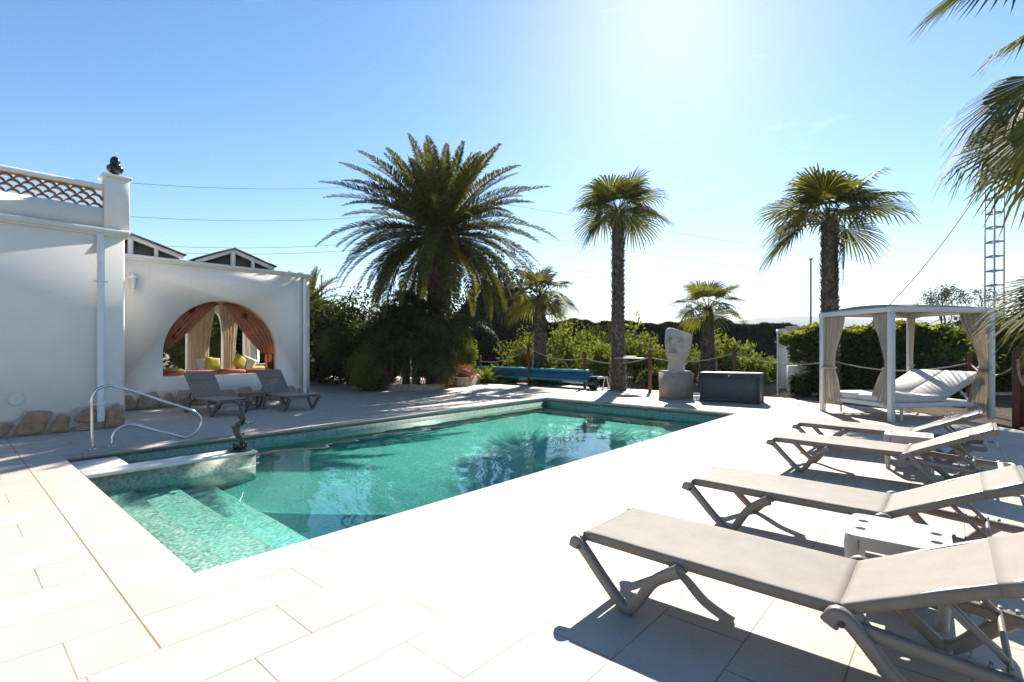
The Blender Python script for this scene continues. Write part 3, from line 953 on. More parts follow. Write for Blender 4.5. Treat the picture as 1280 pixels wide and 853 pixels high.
def make_lounger(fab, plas, back_deg):
    root = empty('sun_lounger', 'x', 'sun lounger')
    W = .60
    HY = 1.27
    bl = .70
    ba = R(back_deg)
    by, bz = HY + math.cos(ba) * bl, SZ + .012 + math.sin(ba) * bl
    o = MB().grid(sling(.035, SZ + .012, HY, SZ, W)).build('seat_fabric', fab, root, True, 50)
    md = o.modifiers.new('thickness', 'SOLIDIFY'); md.thickness = .004
    P_ = sling(HY - .006, SZ - .001, by, bz, W - .006, sag=.005)
    # rolled head end
    o = MB().grid(P_).build('backrest_fabric', fab, root, True, 50)
    md = o.modifiers.new('thickness', 'SOLIDIFY'); md.thickness = .004
    cap_ = MB()
    e0 = Vector((0, by, bz)); tdir = Vector((0, math.cos(ba), math.sin(ba)))
    cap_.grid(sling(by - .17, bz - .17 * math.tan(ba) + .002, by + .03, bz + .03 * math.tan(ba) - .014, W + .004, sag=.003, wrap=.05, ny=4))
    o = cap_.build('head_sleeve', fab, root, True, 50)
    md = o.modifiers.new('thickness', 'SOLIDIFY'); md.thickness = .006
    for s in (-1, 1):
        x_ = s * (W / 2 - .026)
        # seat rail inside the fabric roll
        m = MB(); ribbon(m, [(x_, .02, SZ - .02), (x_, .6, SZ - .028), (x_, HY + .02, SZ - .032)], .042, .05)
        m.build('side_rail', plas, root, True, 50)
        m = MB(); ribbon(m, [(x_, HY + .02, SZ - .018), (x_, (HY + by) / 2, (SZ + bz) / 2 - .02), (x_, by, bz - .025)], .038, .042)
        m.build('backrest_rail', plas, root, True, 50)
        X_ = s * (W / 2 + .030)
        # front leg: a V with knuckles, round apex on the floor
        pts = smooth_path([(X_, -.012, SZ - .075), (X_, .0, SZ - .040), (X_, .045, SZ - .07), (X_, .17, SZ - .20), (X_, .265, .055), (X_, .315, .022), (X_, .365, .055), (X_, .46, .20), (X_, .55, SZ - .075), (X_, .60, SZ - .045)], 5)
        n_ = len(pts); th = [.068 - .018 * math.sin(math.pi * i / (n_ - 1)) for i in range(n_)]
        m = MB(); ribbon(m, pts, .052, th)
        m.box((s * (W / 2 + .002), .58, SZ - .048), (.06, .07, .045), bev=.012)
        m.box((s * (W / 2 + .002), .012, SZ - .035), (.07, .05, .05), bev=.012)
        m.build('front_leg', plas, root, True, 50)
        # rear leg: the same V opening the other way, from the hinge knuckle
        pts = smooth_path([(X_, HY - .035, SZ - .07), (X_, HY - .005, SZ - .025), (X_, HY + .05, SZ - .06), (X_, HY + .17, SZ - .20), (X_, HY + .27, .055), (X_, HY + .32, .022), (X_, HY + .38, .05), (X_, HY + .47, .15), (X_, HY + .56, .235)], 5)
        n_ = len(pts); th = [.072 - .018 * math.sin(math.pi * i / (n_ - 1)) for i in range(n_)]
        m = MB(); ribbon(m, pts, .055, th)
        m.box((s * (W / 2 + .002), HY + .0, SZ - .045), (.07, .09, .05), bev=.014)
        m.build('rear_leg', plas, root, True, 50)
        for yb_, zb_ in ((.03, SZ - .062), (HY + .012, SZ - .052)):
            MB().tube([(X_ + s * .024, yb_, zb_), (X_ + s * .032, yb_, zb_)], .013, 12).build('bolt_cap', M['iron'], root, True, 40)
        # lower rail that carries the backrest strut
        m = MB(); ribbon(m, smooth_path([(X_ - s * .03, HY + .03, SZ - .07), (X_ - s * .03, HY + .35, SZ - .095), (X_ - s * .03, HY + .64, SZ - .115), (X_ - s * .03, HY + .70, SZ - .10)], 4), .05, .055)
        for k in range(5):
            m.box((X_ - s * .045, HY + .34 + k * .055, SZ - .068), (.03, .016, .016), bev=.003)
        m.build('base_rail', plas, root, True, 50)
        # strut from the backrest down to the rack
        py, pz = HY + math.cos(ba) * .34, SZ - .02 + math.sin(ba) * .34
        m = MB().bar((s * .22, py, pz), (s * .22, HY + .50, SZ - .075), .03, .022, bev=.006)
        m.build('strut', plas, root, True, 50)
    m = MB().tube([(-.27, HY + .50, SZ - .075), (.27, HY + .50, SZ - .075)], .012, 8)
    m.build('strut_bar', plas, root, True, 50)
    for (yb, zb_, wb, hb) in ((.02, SZ - .03, .035, .04), (.60, SZ - .05, .045, .03), (HY, SZ - .06, .05, .04)):
        MB().bar((-.29, yb, zb_), (.29, yb, zb_), wb, hb).build('cross_bar', plas, root, True, 50)
    m = MB().bar((-.28, HY + .70, SZ - .10), (.28, HY + .70, SZ - .10), .05, .035, bev=.012)
    m.tube(smooth_path([(-.20, HY + .70, SZ - .095), (-.17, HY + .78, SZ - .08), (.17, HY + .78, SZ - .08), (.20, HY + .70, SZ - .095)], 6), .016, 10)
    m.build('carry_handle', M['tablet'] if plas is M['plastic'] else plas, root, True, 50)
    e0_ = MB().bar((-.27, by - .01, bz - .03), (.27, by - .01, bz - .03), .03, .03, bev=.01)
    e0_.build('head_bar', plas, root, True, 50)
    return root

GL = 'loungers in a row along the right side of the pool'
A_ = make_lounger(M['fabric'], M['plastic'], 25)
A_['group'] = GL
spots = [(2.735, 1.63, 180.5, 'beige sling lounger nearest to the camera, its foot end at bottom centre of the photo'),
         (4.30, 1.62, 180, 'beige sling lounger second from the camera, right behind the white side table with four holes'),
         (6.80, 1.64, 179, 'beige sling lounger third from the camera, its head end before the farthest lounger'),
         (8.33, 1.70, 179, 'beige sling lounger farthest from the camera, right in front of the curtained daybed')]
for i, (x, y, a, lab) in enumerate(spots):
    o = A_ if i == 0 else copy_tree(A_)
    o.location = (x, y, 0); o.rotation_euler.z = R(a); o['label'] = lab; o['group'] = GL
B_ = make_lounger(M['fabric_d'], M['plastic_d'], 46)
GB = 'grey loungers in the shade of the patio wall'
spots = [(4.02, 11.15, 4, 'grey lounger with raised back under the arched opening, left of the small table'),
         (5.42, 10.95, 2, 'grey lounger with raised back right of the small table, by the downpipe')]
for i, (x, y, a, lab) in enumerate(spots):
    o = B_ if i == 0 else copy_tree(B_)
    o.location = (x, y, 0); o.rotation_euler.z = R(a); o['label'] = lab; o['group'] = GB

def make_table(mat, s=.45, hgt_=.40):
    root = empty('side_table', 'x', 'side table')
    def sq(s_, r_, n=5):
        L_ = []
        for (cx, cy, a0) in ((1, 1, 0), (-1, 1, 90), (-1, -1, 180), (1, -1, 270)):
            for k in range(n + 1):
                a = R(a0 + 90 * k / n)
                L_.append((cx * (s_ / 2 - r_) + r_ * math.cos(a), cy * (s_ / 2 - r_) + r_ * math.sin(a)))
        return L_
    holes = [[(cx * s * .36 + .026 * math.cos(2 * math.pi * k / 14), cy * s * .17 + .026 * math.sin(2 * math.pi * k / 14)) for k in range(14)][::-1] for cx in (-1, 1) for cy in (-1, 1)]
    m = MB().poly(sq(s, .05), holes, -.022, lambda a, b_, t: (a, b_, hgt_ + t))
    o = m.build('table_top', mat, root, True, 40)
    for k, (ax, ay) in enumerate(((0, 1), (0, -1), (1, 0), (-1, 0))):
        L_ = s - .14
        MB().box((ax * (s / 2 - .018), ay * (s / 2 - .018), hgt_ - .047), (L_ if ax == 0 else .022, L_ if ay == 0 else .022, .055), bev=.005).build('apron', mat, root, True, 40)
    MB().box((0, 0, .10), (s - .1, s - .1, .012)).build('lower_shelf', mat, root)
    for sx in (-1, 1):
        for sy in (-1, 1):
            m = MB()
            pts = [(sx * (s / 2 - .035), sy * (s / 2 - .035), hgt_ - .01), (sx * (s / 2 - .032), sy * (s / 2 - .032), hgt_ - .1), (sx * (s / 2 - .04), sy * (s / 2 - .04), .0)]
            m.tube(smooth_path(pts, 4), [.036] * 4 + [.034] * 2 + [.03, .026, .024], 10)
            m.build('leg', mat, root, True, 50)
    return root
T1 = make_table(M['tablet'])
T1.location = (3.47, .24, 0); T1.rotation_euler.z = R(92); T1['label'] = 'pale plastic side table with four cup holes, between the two nearest loungers'; T1['group'] = 'side tables by the pool loungers'
T2 = copy_tree(T1); T2.location = (7.52, .42, 0); T2['label'] = 'pale plastic side table with cup holes, behind the third lounger from the camera'
T3 = make_table(M['plastic_d'])
T3.location = (4.74, 12.15, 0); T3['label'] = 'small grey table between the two shaded grey loungers'; T3['group'] = 'tables between the grey loungers'

# ================================================================== POOL FITTINGS
hr = empty('pool_handrail', 'polished steel figure four handrail rising over the pool steps', 'handrail', (1.4, 9.0, 0))
y0_, y1_ = 8.98, 9.06
def onp(u, v, Y=8.97): 
    x, z = ony(u, v, Y); return (x, Y, z)
pp = [onp(115.5, 561), onp(115, 530), onp(114.5, 505), onp(117, 493), onp(124, 485.5), onp(136, 482.5), onp(150, 484.5), onp(175, 492), onp(205, 502), onp(232, 510.5), onp(245, 515.5), onp(252.5, 524), onp(252, 533), onp(246, 541), onp(236, 547.5), onp(225, 546), onp(205, 541), onp(185, 536), onp(168, 532), onp(157, 533), onp(148, 538.5), onp(143, 546), onp(141, 557.5)]
pp = [Vector(p) for p in pp]
for i, p in enumerate(pp):
    if p.y and i > 12: p.y += .0
pp[0].z = .0; pp[-1].z = .0
for i, p in enumerate(pp):
    t = i / (len(pp) - 1); p.y = 8.97 + .10 * t
m = MB().tube(smooth_path(pp, 6), .021, 14)
P(m, 'rail', M['steel'], hr, True)
m = MB().lathe([(0.05, 0), (.05, .008), (.03, .014), (.024, .02)], (pp[0].x, pp[0].y, .001), 18); P(m, 'floor_flange', M['steel'], hr, True, 40)
m = MB().lathe([(0.05, 0), (.05, .008), (.03, .014), (.024, .02)], (pp[-1].x, pp[-1].y, .001), 18); P(m, 'floor_flange', M['steel'], hr, True, 40)

# bronze of two diving dolphins on the end of the divider
dl = empty('dolphin_sculpture', 'small dark bronze of two stacked dolphins on the end of the pool divider', 'sculpture', (2.72, 7.37, 0))
def dolphin(pts, r, fluke_dir, name='dolphin'):
    path = smooth_path(pts, 7); n = len(path)
    rad = [max(.004, r * (math.sin(math.pi * min(1, (i / (n - 1)) * .93 + .07)) ** .75) * (1 - .45 * i / (n - 1))) for i in range(n)]
    for i in range(4): rad[i] = r * (.14, .2, .3, .55)[i]
    m_ = MB().tube(path, rad, 14)
    tl = path[-1]; tv = (path[-1] - path[-3]).normalized(); fd = Vector(fluke_dir).normalized()
    nn = tv.cross(fd).normalized() * .008
    fl = [tl - tv * .02, tl + fd * .035 + tv * .015, tl + fd * .085 + tv * .06, tl + fd * .03 + tv * .045, tl + tv * .03, tl - fd * .03 + tv * .045, tl - fd * .085 + tv * .06, tl - fd * .035 + tv * .015]
    m_.add([p + nn for p in fl] + [p - nn for p in fl], [tuple(range(8)), tuple(range(15, 7, -1))] + [(i, (i + 1) % 8, (i + 1) % 8 + 8, i + 8) for i in range(8)])
    mid = path[int(n * .48)]; tm = (path[int(n * .48) + 2] - path[int(n * .48) - 2]).normalized()
    out = tm.cross(fd).normalized()
    def fin(base, dirn, L, back):
        a = base - tm * .035; b_ = base + tm * .035; c_ = base + dirn * L + tm * back
        t_ = dirn.cross(tm).normalized() * .008
        m_.add([a + t_, b_ + t_, c_, a - t_, b_ - t_], [(0, 1, 2), (4, 3, 2), (1, 0, 3, 4)[:4], (0, 2, 3), (1, 4, 2)])
    fin(mid + out * r * .7, out, .045, .04)
    q_ = path[int(n * .3)]
    fin(q_ - out * r * .3 + fd * r * .6, (fd - out * .5).normalized(), .05, .04)
    fin(q_ - out * r * .3 - fd * r * .6, (-fd - out * .5).normalized(), .05, .04)
    return P(m_, name, M['bronze'], dl, True, 60)
X0, Y0_ = 2.72, 7.37
vx = Vector((math.sin(CTH), -math.cos(CTH), 0))                # to the right in the picture
def dp_(a, z): return Vector((X0, Y0_, 0)) + vx * a + Vector((0, 0, z))
dolphin([dp_(.035, .07), dp_(.01, .15), dp_(-.045, .26), dp_(-.035, .34), dp_(.03, .40), dp_(.09, .385)], .052, (math.cos(CTH), math.sin(CTH), .1))
dolphin([dp_(-.05, .385), dp_(.0, .37), dp_(.035, .42), dp_(.03, .50), dp_(.01, .58), dp_(-.015, .635)], .047, (math.cos(CTH), math.sin(CTH), .1))
m = MB().lathe([(.15, 0), (.155, .012), (.13, .026), (.06, .034)], (X0, Y0_, .003), 26); P(m, 'base_disc', M['bronze'], dl, True, 40)
m = MB()
for k in range(7):
    a = k * .9; m.tube(smooth_path([(X0 + .03 * math.cos(a), Y0_ + .03 * math.sin(a), .03), (X0 + .07 * math.cos(a), Y0_ + .07 * math.sin(a), .06), (X0 + .085 * math.cos(a + .5), Y0_ + .085 * math.sin(a + .5), .12 - .02 * (k % 3))], 4), [.022, .022, .024, .024, .022, .02, .016, .012, .004], 8)
P(m, 'wave_foot', M['bronze'], dl, True)

# ================================================================== STATUE
SP = Vector((13.75, 5.95, 0))
ped = empty('statue_pedestal', 'squat stone pedestal with chamfered corner under the giant carved face', 'pedestal', SP, math.atan2(-SP.y, -SP.x) + R(24))
m = MB()
w_ = .37
q_ = w_ * .86
oc = [(w_, -q_), (w_, q_), (q_, w_), (-q_, w_), (-w_, q_), (-w_, -q_), (-q_, -w_), (q_, -w_)]
m.poly(oc, [], .72, lambda a, b_, t: (a, b_, t)); m.build('shaft', M['plinth'], ped)
m = MB().box((0, 0, .75), (.62, .62, .06), bev=.01); m.build('cap', M['statue'], ped)
def make_face():
    """carved head fragment, local: x towards the viewer, z up"""
    n_t, n_p = 120, 150
    P_ = []
    def gs(x, c_, s): return math.exp(-((x - c_) / s) ** 2)
    for i in range(n_t + 1):
        t = i / n_t                      # 0 chin/neck bottom .. 1 top
        row = []
        for j in range(n_p):
            a = 2 * math.pi * j / n_p - math.pi    # 0 = front
            z = t
            # horizontal half sizes of the block by height
            if z < .34:                              # neck
                k_ = z / .34
                ry = .225 + .012 * math.cos(k_ * 3) ; rx = .22
                if k_ > .6: q_ = (k_ - .6) / .4; ry += .075 * q_; rx += .10 * q_ * max(0, math.cos(a)) 
            else:
                k_ = (z - .34) / .66
                ry = .30 + .085 * math.sin(min(k_ * 1.5, 1) * math.pi / 2) - .02 * k_
                rx = .30 + .05 * math.sin(k_ * math.pi)
            cz = abs(math.cos(a)) ** .95 * math.copysign(1, math.cos(a)); sz = abs(math.sin(a)) ** .95 * math.copysign(1, math.sin(a))
            x_ = rx * cz; y_ = ry * sz
            f = max(0, math.cos(a)) ** .6
            if f > 0 and z > .30:
                dxx = 0
                # chin, lips, nose, brow, eyes, cheeks
                dxx += .055 * gs(z, .385, .035) * gs(y_, 0, .12)
                dxx += .035 * gs(z, .475, .016) * gs(y_, 0, .10)
                dxx += .045 * gs(z, .512, .016) * gs(y_, 0, .095)
                dxx -= .034 * gs(z, .494, .007) * gs(y_, 0, .10)
                dxx -= .025 * gs(z, .44, .018) * gs(y_, 0, .10)
                nz = max(0, min(1, (.79 - z) / .22)) if z > .555 else max(0, 1 - (.555 - z) / .018)
                dxx += (.03 + .105 * nz) * math.exp(-(abs(y_) / (.032 + .028 * nz)) ** 2.4) * (1 if .53 < z < .79 else gs(z, .79 if z > .79 else .53, .02))
                dxx += .05 * gs(z, .575, .022) * gs(abs(y_), .062, .03)      # nostril wings
                dxx -= .085 * gs(z, .72, .035) * gs(abs(y_), .145, .075)    # eye sockets
                dxx += .034 * gs(z, .715, .018) * gs(abs(y_), .15, .05)     # eyelids/balls
                dxx -= .012 * gs(z, .733, .005) * gs(abs(y_), .15, .055)
                dxx -= .010 * gs(z, .697, .005) * gs(abs(y_), .15, .05)
                dxx += .030 * gs(z, .775, .022) * gs(abs(y_), .13, .10)     # brow
                dxx += .022 * gs(z, .60, .06) * gs(abs(y_), .20, .07)       # cheekbone
                dxx -= .012 * gs(z, .50, .05) * gs(abs(y_), .15, .03)
                x_ += dxx * min(1, f * 1.3) * 2.0
            ns = noise.noise(Vector((x_ * 5, y_ * 5, z * 6))) * .012 + noise.noise(Vector((x_ * 22, y_ * 22, z * 26))) * .004
            # broken slanting top, cut back behind
            zc = z * 1.27
            top = 1.24 - .10 * ((y_ + .3) / .6) ** 2 - .30 * max(0, -x_ + .05) 
            if zc > top: zc = top - (zc - top) * .02; 
            sh = 1 - .35 * max(0, (z - .90) / .10) ** 2
            tilt = .08 * (z - .35)
            row.append(((x_ + ns) * sh + tilt * .5, (y_ + ns) * sh, zc))
        P_.append(row)
    mm = MB().grid(P_, close_u=True)
    mm.f.append(tuple(range(n_p - 1, -1, -1))); mm.f.append(tuple(n_t * n_p + k for k in range(n_p)))
    # ear ridge on one side
    return mm
fa = make_face().build('stone_face', M['statue'], smooth=True, autos=60)
fa.location = SP + Vector((0, 0, .782)); fa.rotation_euler = (R(-5), 0, math.atan2(-SP.y, -SP.x) - R(20)); fa.scale = (.98, .98, .96)
tag(fa, 'giant weathered stone face with a slanting broken top, on the squat pedestal', 'statue')

# ================================================================== STORAGE BOX
DBX = [Vector((*(lambda p: (p.x, p.y))(at(u, z)), 0)) for u, z in ((877.5, 13.36), (953, 12.8))]
ctr = (DBX[0] + DBX[1]) / 2
dx_ = (DBX[1] - DBX[0]); bl_ = dx_.length; rz_ = math.atan2(dx_.y, dx_.x)
back = Vector((-math.sin(rz_), math.cos(rz_), 0))
ctr = ctr + back * .30
rz_ -= R(11)
bx = empty('deck_box', 'dark anthracite resin storage box with panelled sides beside the giant stone face', 'storage box', ctr, rz_)
m = MB().box((0, 0, .36), (bl_ - .02, .60, .64), bev=.01); m.build('body', M['anth_panel'], bx)
m = MB()
for sx in (-1, 1):
    for sy in (-1, 1): m.box((sx * (bl_ / 2 - .02), sy * .295, .34), (.07, .07, .68), bev=.01)
for sy in (-1, 1):
    m.box((0, sy * .298, .05), (bl_ - .05, .04, .09), bev=.008); m.box((0, sy * .298, .655), (bl_ - .05, .04, .06), bev=.008)
m.build('frame', M['anthracite'], bx)
m = MB().box((0, 0, .735), (bl_ + .05, .70, .075), bev=.025); m.box((0, 0, .68), (bl_ + .03, .66, .05), bev=.01); m.build('lid', M['anthracite'], bx)
m = MB().box((0, -.352, .70), (.05, .02, .05), bev=.006); m.build('latch', M['steel'], bx)
for i in range(2):
    o_ = MB().box((0, 0, 0), (.06, .06, .012))

# ================================================================== POOL COVER ROLLER
rl = empty('cover_roller', 'reel of dark blue pool cover with teal edge behind the pool', 'pool cover', (15.25, 12.5, 0))
ra, rb = Vector((15.2, 9.75, .40)), Vector((15.55, 15.55, .40))
pts = [ra.lerp(rb, i / 40) for i in range(41)]
rad = [.245 + .012 * math.sin(i * 1.7) + .008 * math.sin(i * .6) for i in range(41)]
m = MB().tube(pts, rad, 26)
for i in range(len(m.v)):
    x_, y_, z_ = m.v[i]
    f_ = noise.noise(Vector((x_ * 3, y_ * .6, z_ * 9))) * .018
    m.v[i] = (x_ + f_, y_, z_ + f_ * .6)
P(m, 'rolled_cover', M['cover'], rl, True, 60)
m = MB()
dr = (rb - ra).normalized()
for i in range(40):
    a_, b_ = ra.lerp(rb, i / 40), ra.lerp(rb, (i + 1) / 40)
m.tube([p + Vector((-.12, 0, .195)) for p in pts], .055, 8); m.tube([p + Vector((-.20, 0, -.14)) for p in pts], .05, 8)
P(m, 'cover_edge', M['cover_t'], rl, True)
for (qa, qb) in ((ra - dr * .75, ra), (rb, rb + dr * .35)): P(MB().tube([qa, qb], .035, 12), 'axle', M['white_metal'], rl, True)
for q in (ra - dr * .70, rb + dr * .3):
    m = MB().tube([q + Vector((-.22, 0, -.385)), q + Vector((-.06, 0, .02)), q + Vector((.06, 0, .02)), q + Vector((.22, 0, -.385))], .022, 8)
    m.tube([q + Vector((-.3, 0, -.378)), q + Vector((.3, 0, -.378))], .022, 8)
    P(m, 'stand', M['white_metal'], rl, True)

# ================================================================== CANOPY DAYBED
F0 = Vector((11.98, .93, 0)); ang = R(-40); a1 = Vector((math.cos(ang), math.sin(ang), 0)); a2 = Vector((-math.sin(ang), math.cos(ang), 0))
LX, LY, LH = 2.24, 1.72, 2.20
db = empty('canopy_daybed', 'white framed four poster daybed with cream mattress and cloth canopy behind the loungers', 'daybed', F0, ang)
def dbp(name, mb, mat, par=None, sm=True): return mb.build(name, mat, par if par else db, sm, 50)
for (x, y) in ((0, 0), (LX, 0), (0, LY), (LX, LY)):
    dbp('post', MB().box((x, y, LH / 2 - .04), (.095, .095, LH - .08), bev=.006), M['white_metal'])
m = MB()
for y in (0, LY): m.box((LX / 2, y, LH - .045), (LX + .12, .10, .10), bev=.006)
for x in (0, LX): m.box((x, LY / 2, LH - .047), (.10, LY - .105, .095), bev=.006)
dbp('canopy_frame', m, M['white_metal'])
n_ = 16; P_ = []
for i in range(n_ + 1):
    row = []
    for j in range(n_ + 1):
        u_, v_ = i / n_, j / n_
        h = LH + .004 + .11 * math.sin(math.pi * v_) ** .8 * math.sin(math.pi * u_) ** .22 - .0 
        row.append((.0 + u_ * LX, v_ * LY, h))
    P_.append(row)
o = dbp('canopy_cloth', MB().grid(P_), M['canopy']); thicken(o, .004)
m = MB()
for y in (.09, LY - .09): m.box((LX / 2, y, .30), (LX - .09, .05, .09), bev=.006)
for x in (.06, LX - .06): m.box((x, LY / 2, .30), (.05, LY - .24, .088), bev=.006)
for k in range(9): m.box((.2 + k * .23, LY / 2, .325), (.06, LY - .24, .02))
dbp('bed_frame', m, M['white_metal'])
for x in (.35, LX - .35):
    for y in (.12, LY - .12): dbp('leg', MB().tube([(x, y, .27), (x, y, 0)], [.03, .022], 10), M['whitewood'])
HG = 1.28
for k in range(2):
    y0 = .14 + k * (LY - .28) / 2
    dbp('seat_mattress', MB().box((HG / 2 + .05, y0 + (LY - .28) / 4, .41), (HG - .04, (LY - .28) / 2 - .012, .13), bev=.022), M['mattress'])
    al = R(28); L_ = .98
    Mx = Matrix.Rotation(-al, 4, 'Y')
    cx_ = HG + .05 + math.cos(al) * L_ / 2; cz_ = .41 + math.sin(al) * L_ / 2
    dbp('back_mattress', MB().box((cx_, y0 + (LY - .28) / 4, cz_ + .02), (L_, (LY - .28) / 2 - .012, .13), M=Mx, bev=.022), M['mattress'])
m = MB()
for y in (.2, LY / 2, LY - .2):
    m.bar((HG + .5, y, .56), (HG + .72, y, .33), .03, .03)
dbp('backrest_strut', m, M['white_metal'])
m = MB().tube(smooth_path([(.9, .3, .02), (1.3, .2, .05), (1.7, .45, .03), (2.2, .7, .04)], 6), .018, 8)
dbp('strap', m, M['drape'])
# tied curtains, one at every post
def tied_curtain(px, py, dirs, lab, wtop=.42, wtie=.12, wbot=.38, ztie=1.02, zb=.30, ph=0):
    rows = []
    dxx, dyy = dirs
    for i in range(37):
        t = i / 36
        z = (LH - .10) + (zb - (LH - .10)) * t
        if z > ztie:
            q = (LH - .10 - z) / (LH - .10 - ztie); w_ = wtop + (wtie - wtop) * (math.sin(q * math.pi / 2) ** 1.6)
        else:
            q = (ztie - z) / (ztie - zb); w_ = wtie + (wbot - wtie) * (q ** .75)
        a = (px + dxx * .03, py + dyy * .03, z); b_ = (px + dxx * (.03 + w_), py + dyy * (.03 + w_), z)
        rows.append((a, b_, .5 + w_ / .42 * .6))
    m_ = pleat(MB(), rows, 6, .026, ncol=70, ph=ph)
    T = Matrix.Translation(F0) @ Matrix.Rotation(ang, 4, 'Z')
    o_ = m_.build('daybed_curtain', M['drape'], smooth=True)
    o_.data.transform(Matrix.Translation(Vector((-px, -py, 0))))
    o_.matrix_basis = T @ Matrix.Translation(Vector((px, py, 0)))
    thicken(o_, .004)
    tb = MB().lathe([(wtie * .55, -.02), (wtie * .6, 0), (wtie * .55, .02)], (dxx * (.03 + wtie / 2), dyy * (.03 + wtie / 2), ztie), 14).build('tie_back', M['drape'], o_, True)
    return tag(o_, lab, 'curtain', 'tied beige curtains on the daybed posts')
tied_curtain(0, 0, (0.25, .97), 'beige curtain tied to the front post of the daybed, bottom flaring left', wbot=.66, wtop=.52, wtie=.16, ph=0)
tied_curtain(0, LY, (0.12, -1.0), 'beige curtain tied at the far left post of the daybed', wtop=.50, wtie=.26, wbot=.46, zb=.18, ztie=.98, ph=1)
tied_curtain(LX, 0, (-.95, .30), 'beige curtain tied at the right hand post of the daybed, partly behind palm leaves', wtop=.54, wtie=.18, wbot=.46, zb=.05, ph=2)
tied_curtain(LX, LY, (-.55, -.83), 'beige curtain at the rear post of the daybed, seen above the mattress', wtop=.34, wbot=.36, zb=.2, ph=3)

# ================================================================== ROPE FENCE
RP = [('p', 600, 21.9, 445), ('q', 661, 19.6, 428), ('r', 731, 17.9, 440), ('s', 812.5, 16.4, 438), ('t', 918, 15.9, 432), ('u', 1041.5, 13.8, 441), ('v', 1212.5, 11.6, 442), ('w', 1270, 9.0, 441)]
rdesc = ['red wooden rope post at the left end, behind the flower bed', 'dark wooden rope post beside the short palm behind the blue cover', 'wooden rope post at the right end of the blue pool cover', 'red wooden rope post just left of the giant stone face',
         'wooden rope post standing behind the dark storage box', 'red wooden rope post in front of the rough palm trunk by the daybed', 'red wooden rope post behind the raised head of the daybed', 'red wooden rope post at the right edge with a rope loop hanging on it']
rtops = []
for (nm, u, z, vt), lab in zip(RP, rdesc):
    p = at(u, z); h = hv(vt, z)
    m = MB().box((0, 0, h / 2 - .03), (.09, .09, h + .06), bev=.008).box((0, 0, h + .005), (.08, .08, .02), bev=.008)
    o = m.build('rope_post', M['redpost']); o.location = p; o.rotation_euler.z = R(random.uniform(-10, 10))
    tag(o, lab, 'post', 'wooden rope posts around the deck')
    rtops.append(Vector((p.x, p.y, h - .22)))
p = at(1279, 9.0); m = MB().box((0, 0, .72), (.11, .11, 1.44), bev=.008); o = m.build('gate_post', M['redpost']); o.location = p; tag(o, 'red wooden post doubled up against the right edge of the picture', 'post')
rl_ = ['behind the blue cover, leftmost span', 'right above the middle of the blue cover', 'between the end of the blue cover and the bar table', 'running behind the stone face to the storage box', 'running behind the storage box to the daybed', 'sagging behind the daybed mattress', 'at the right edge beside the daybed curtain']
for i in range(len(rtops) - 1):
    a, b_ = rtops[i], rtops[i + 1]
    a = a.copy(); b_ = b_.copy()
    sag = .10 + .045 * (b_ - a).length
    pts = [a.lerp(b_, k / 16) - Vector((0, 0, sag * 4 * (k / 16) * (1 - k / 16))) for k in range(17)]
    c_ = pts[8].copy()
    m = MB().tube(pts, .016, 8)
    o = base_to(m.build('rope', M['rope'], smooth=True), c_)
    tag(o, 'slack hemp rope ' + rl_[i], 'rope', 'ropes slung between the posts')
m = MB().tube(smooth_path([rtops[-1] + Vector((-.08, -.02, .10)), rtops[-1] + Vector((-.09, -.03, -.15)), rtops[-1] + Vector((-.06, -.08, -.34)), rtops[-1] + Vector((.0, -.10, -.33)), rtops[-1] + Vector((.01, -.09, -.18))], 6), .017, 8)
tag(base_to(m.build('rope_loop', M['rope'], smooth=True), rtops[-1]), 'short pale rope end looped on the red post at the right edge', 'rope')

# ================================================================== BAR TABLE, POT, POLES
bt = at(787, 16.4); H_ = hv(447.5, 16.4)
tb = empty('bar_table', 'tall slim metal bar table in front of the tall palm trunk', 'bar table', bt)
m = MB().lathe([(0, H_ - .02), (.47, H_ - .02), (.475, H_ - .012), (.47, H_), (0, H_)], (0, 0, 0), 32); m.build('table_top', M['galv'], tb, True, 40)
for k in range(3):
    a = k * 2.094 + .4
    MB().tube([(.10 * math.cos(a), .10 * math.sin(a), H_ - .02), (.06 * math.cos(a), .06 * math.sin(a), H_ * .5), (.12 * math.cos(a), .12 * math.sin(a), .25), (.36 * math.cos(a), .36 * math.sin(a), .0)], .014, 8).build('leg', M['iron'], tb, True)
MB().lathe([(.10, .0), (.105, .012)], (0, 0, H_ * .42), 20).build('foot_ring', M['iron'], tb, True)
at_ = MB().box((0, 0, .03), (.42, .24, .05), bev=.02).build('tray', M['pvc']); at_.location = bt + Vector((0, 0, H_)); at_.rotation_euler.z = CTH - R(90)
tag(at_, 'small white tray lying on the tall bar table', 'tray')

pt = at(745, 17.3)
m = MB().lathe([(.0, 0), (.10, .0), (.19, .10), (.22, .24), (.19, .34), (.12, .40), (.14, .43), (.12, .43), (.10, .38), (0, .38)], (0, 0, 0), 22)
o = m.build('jar', M['black_glaze'], smooth=True, autos=50); o.location = pt + Vector((-.15, 0, 0)); tag(o, 'black rounded pot standing at the end of the pool cover reel', 'pot')

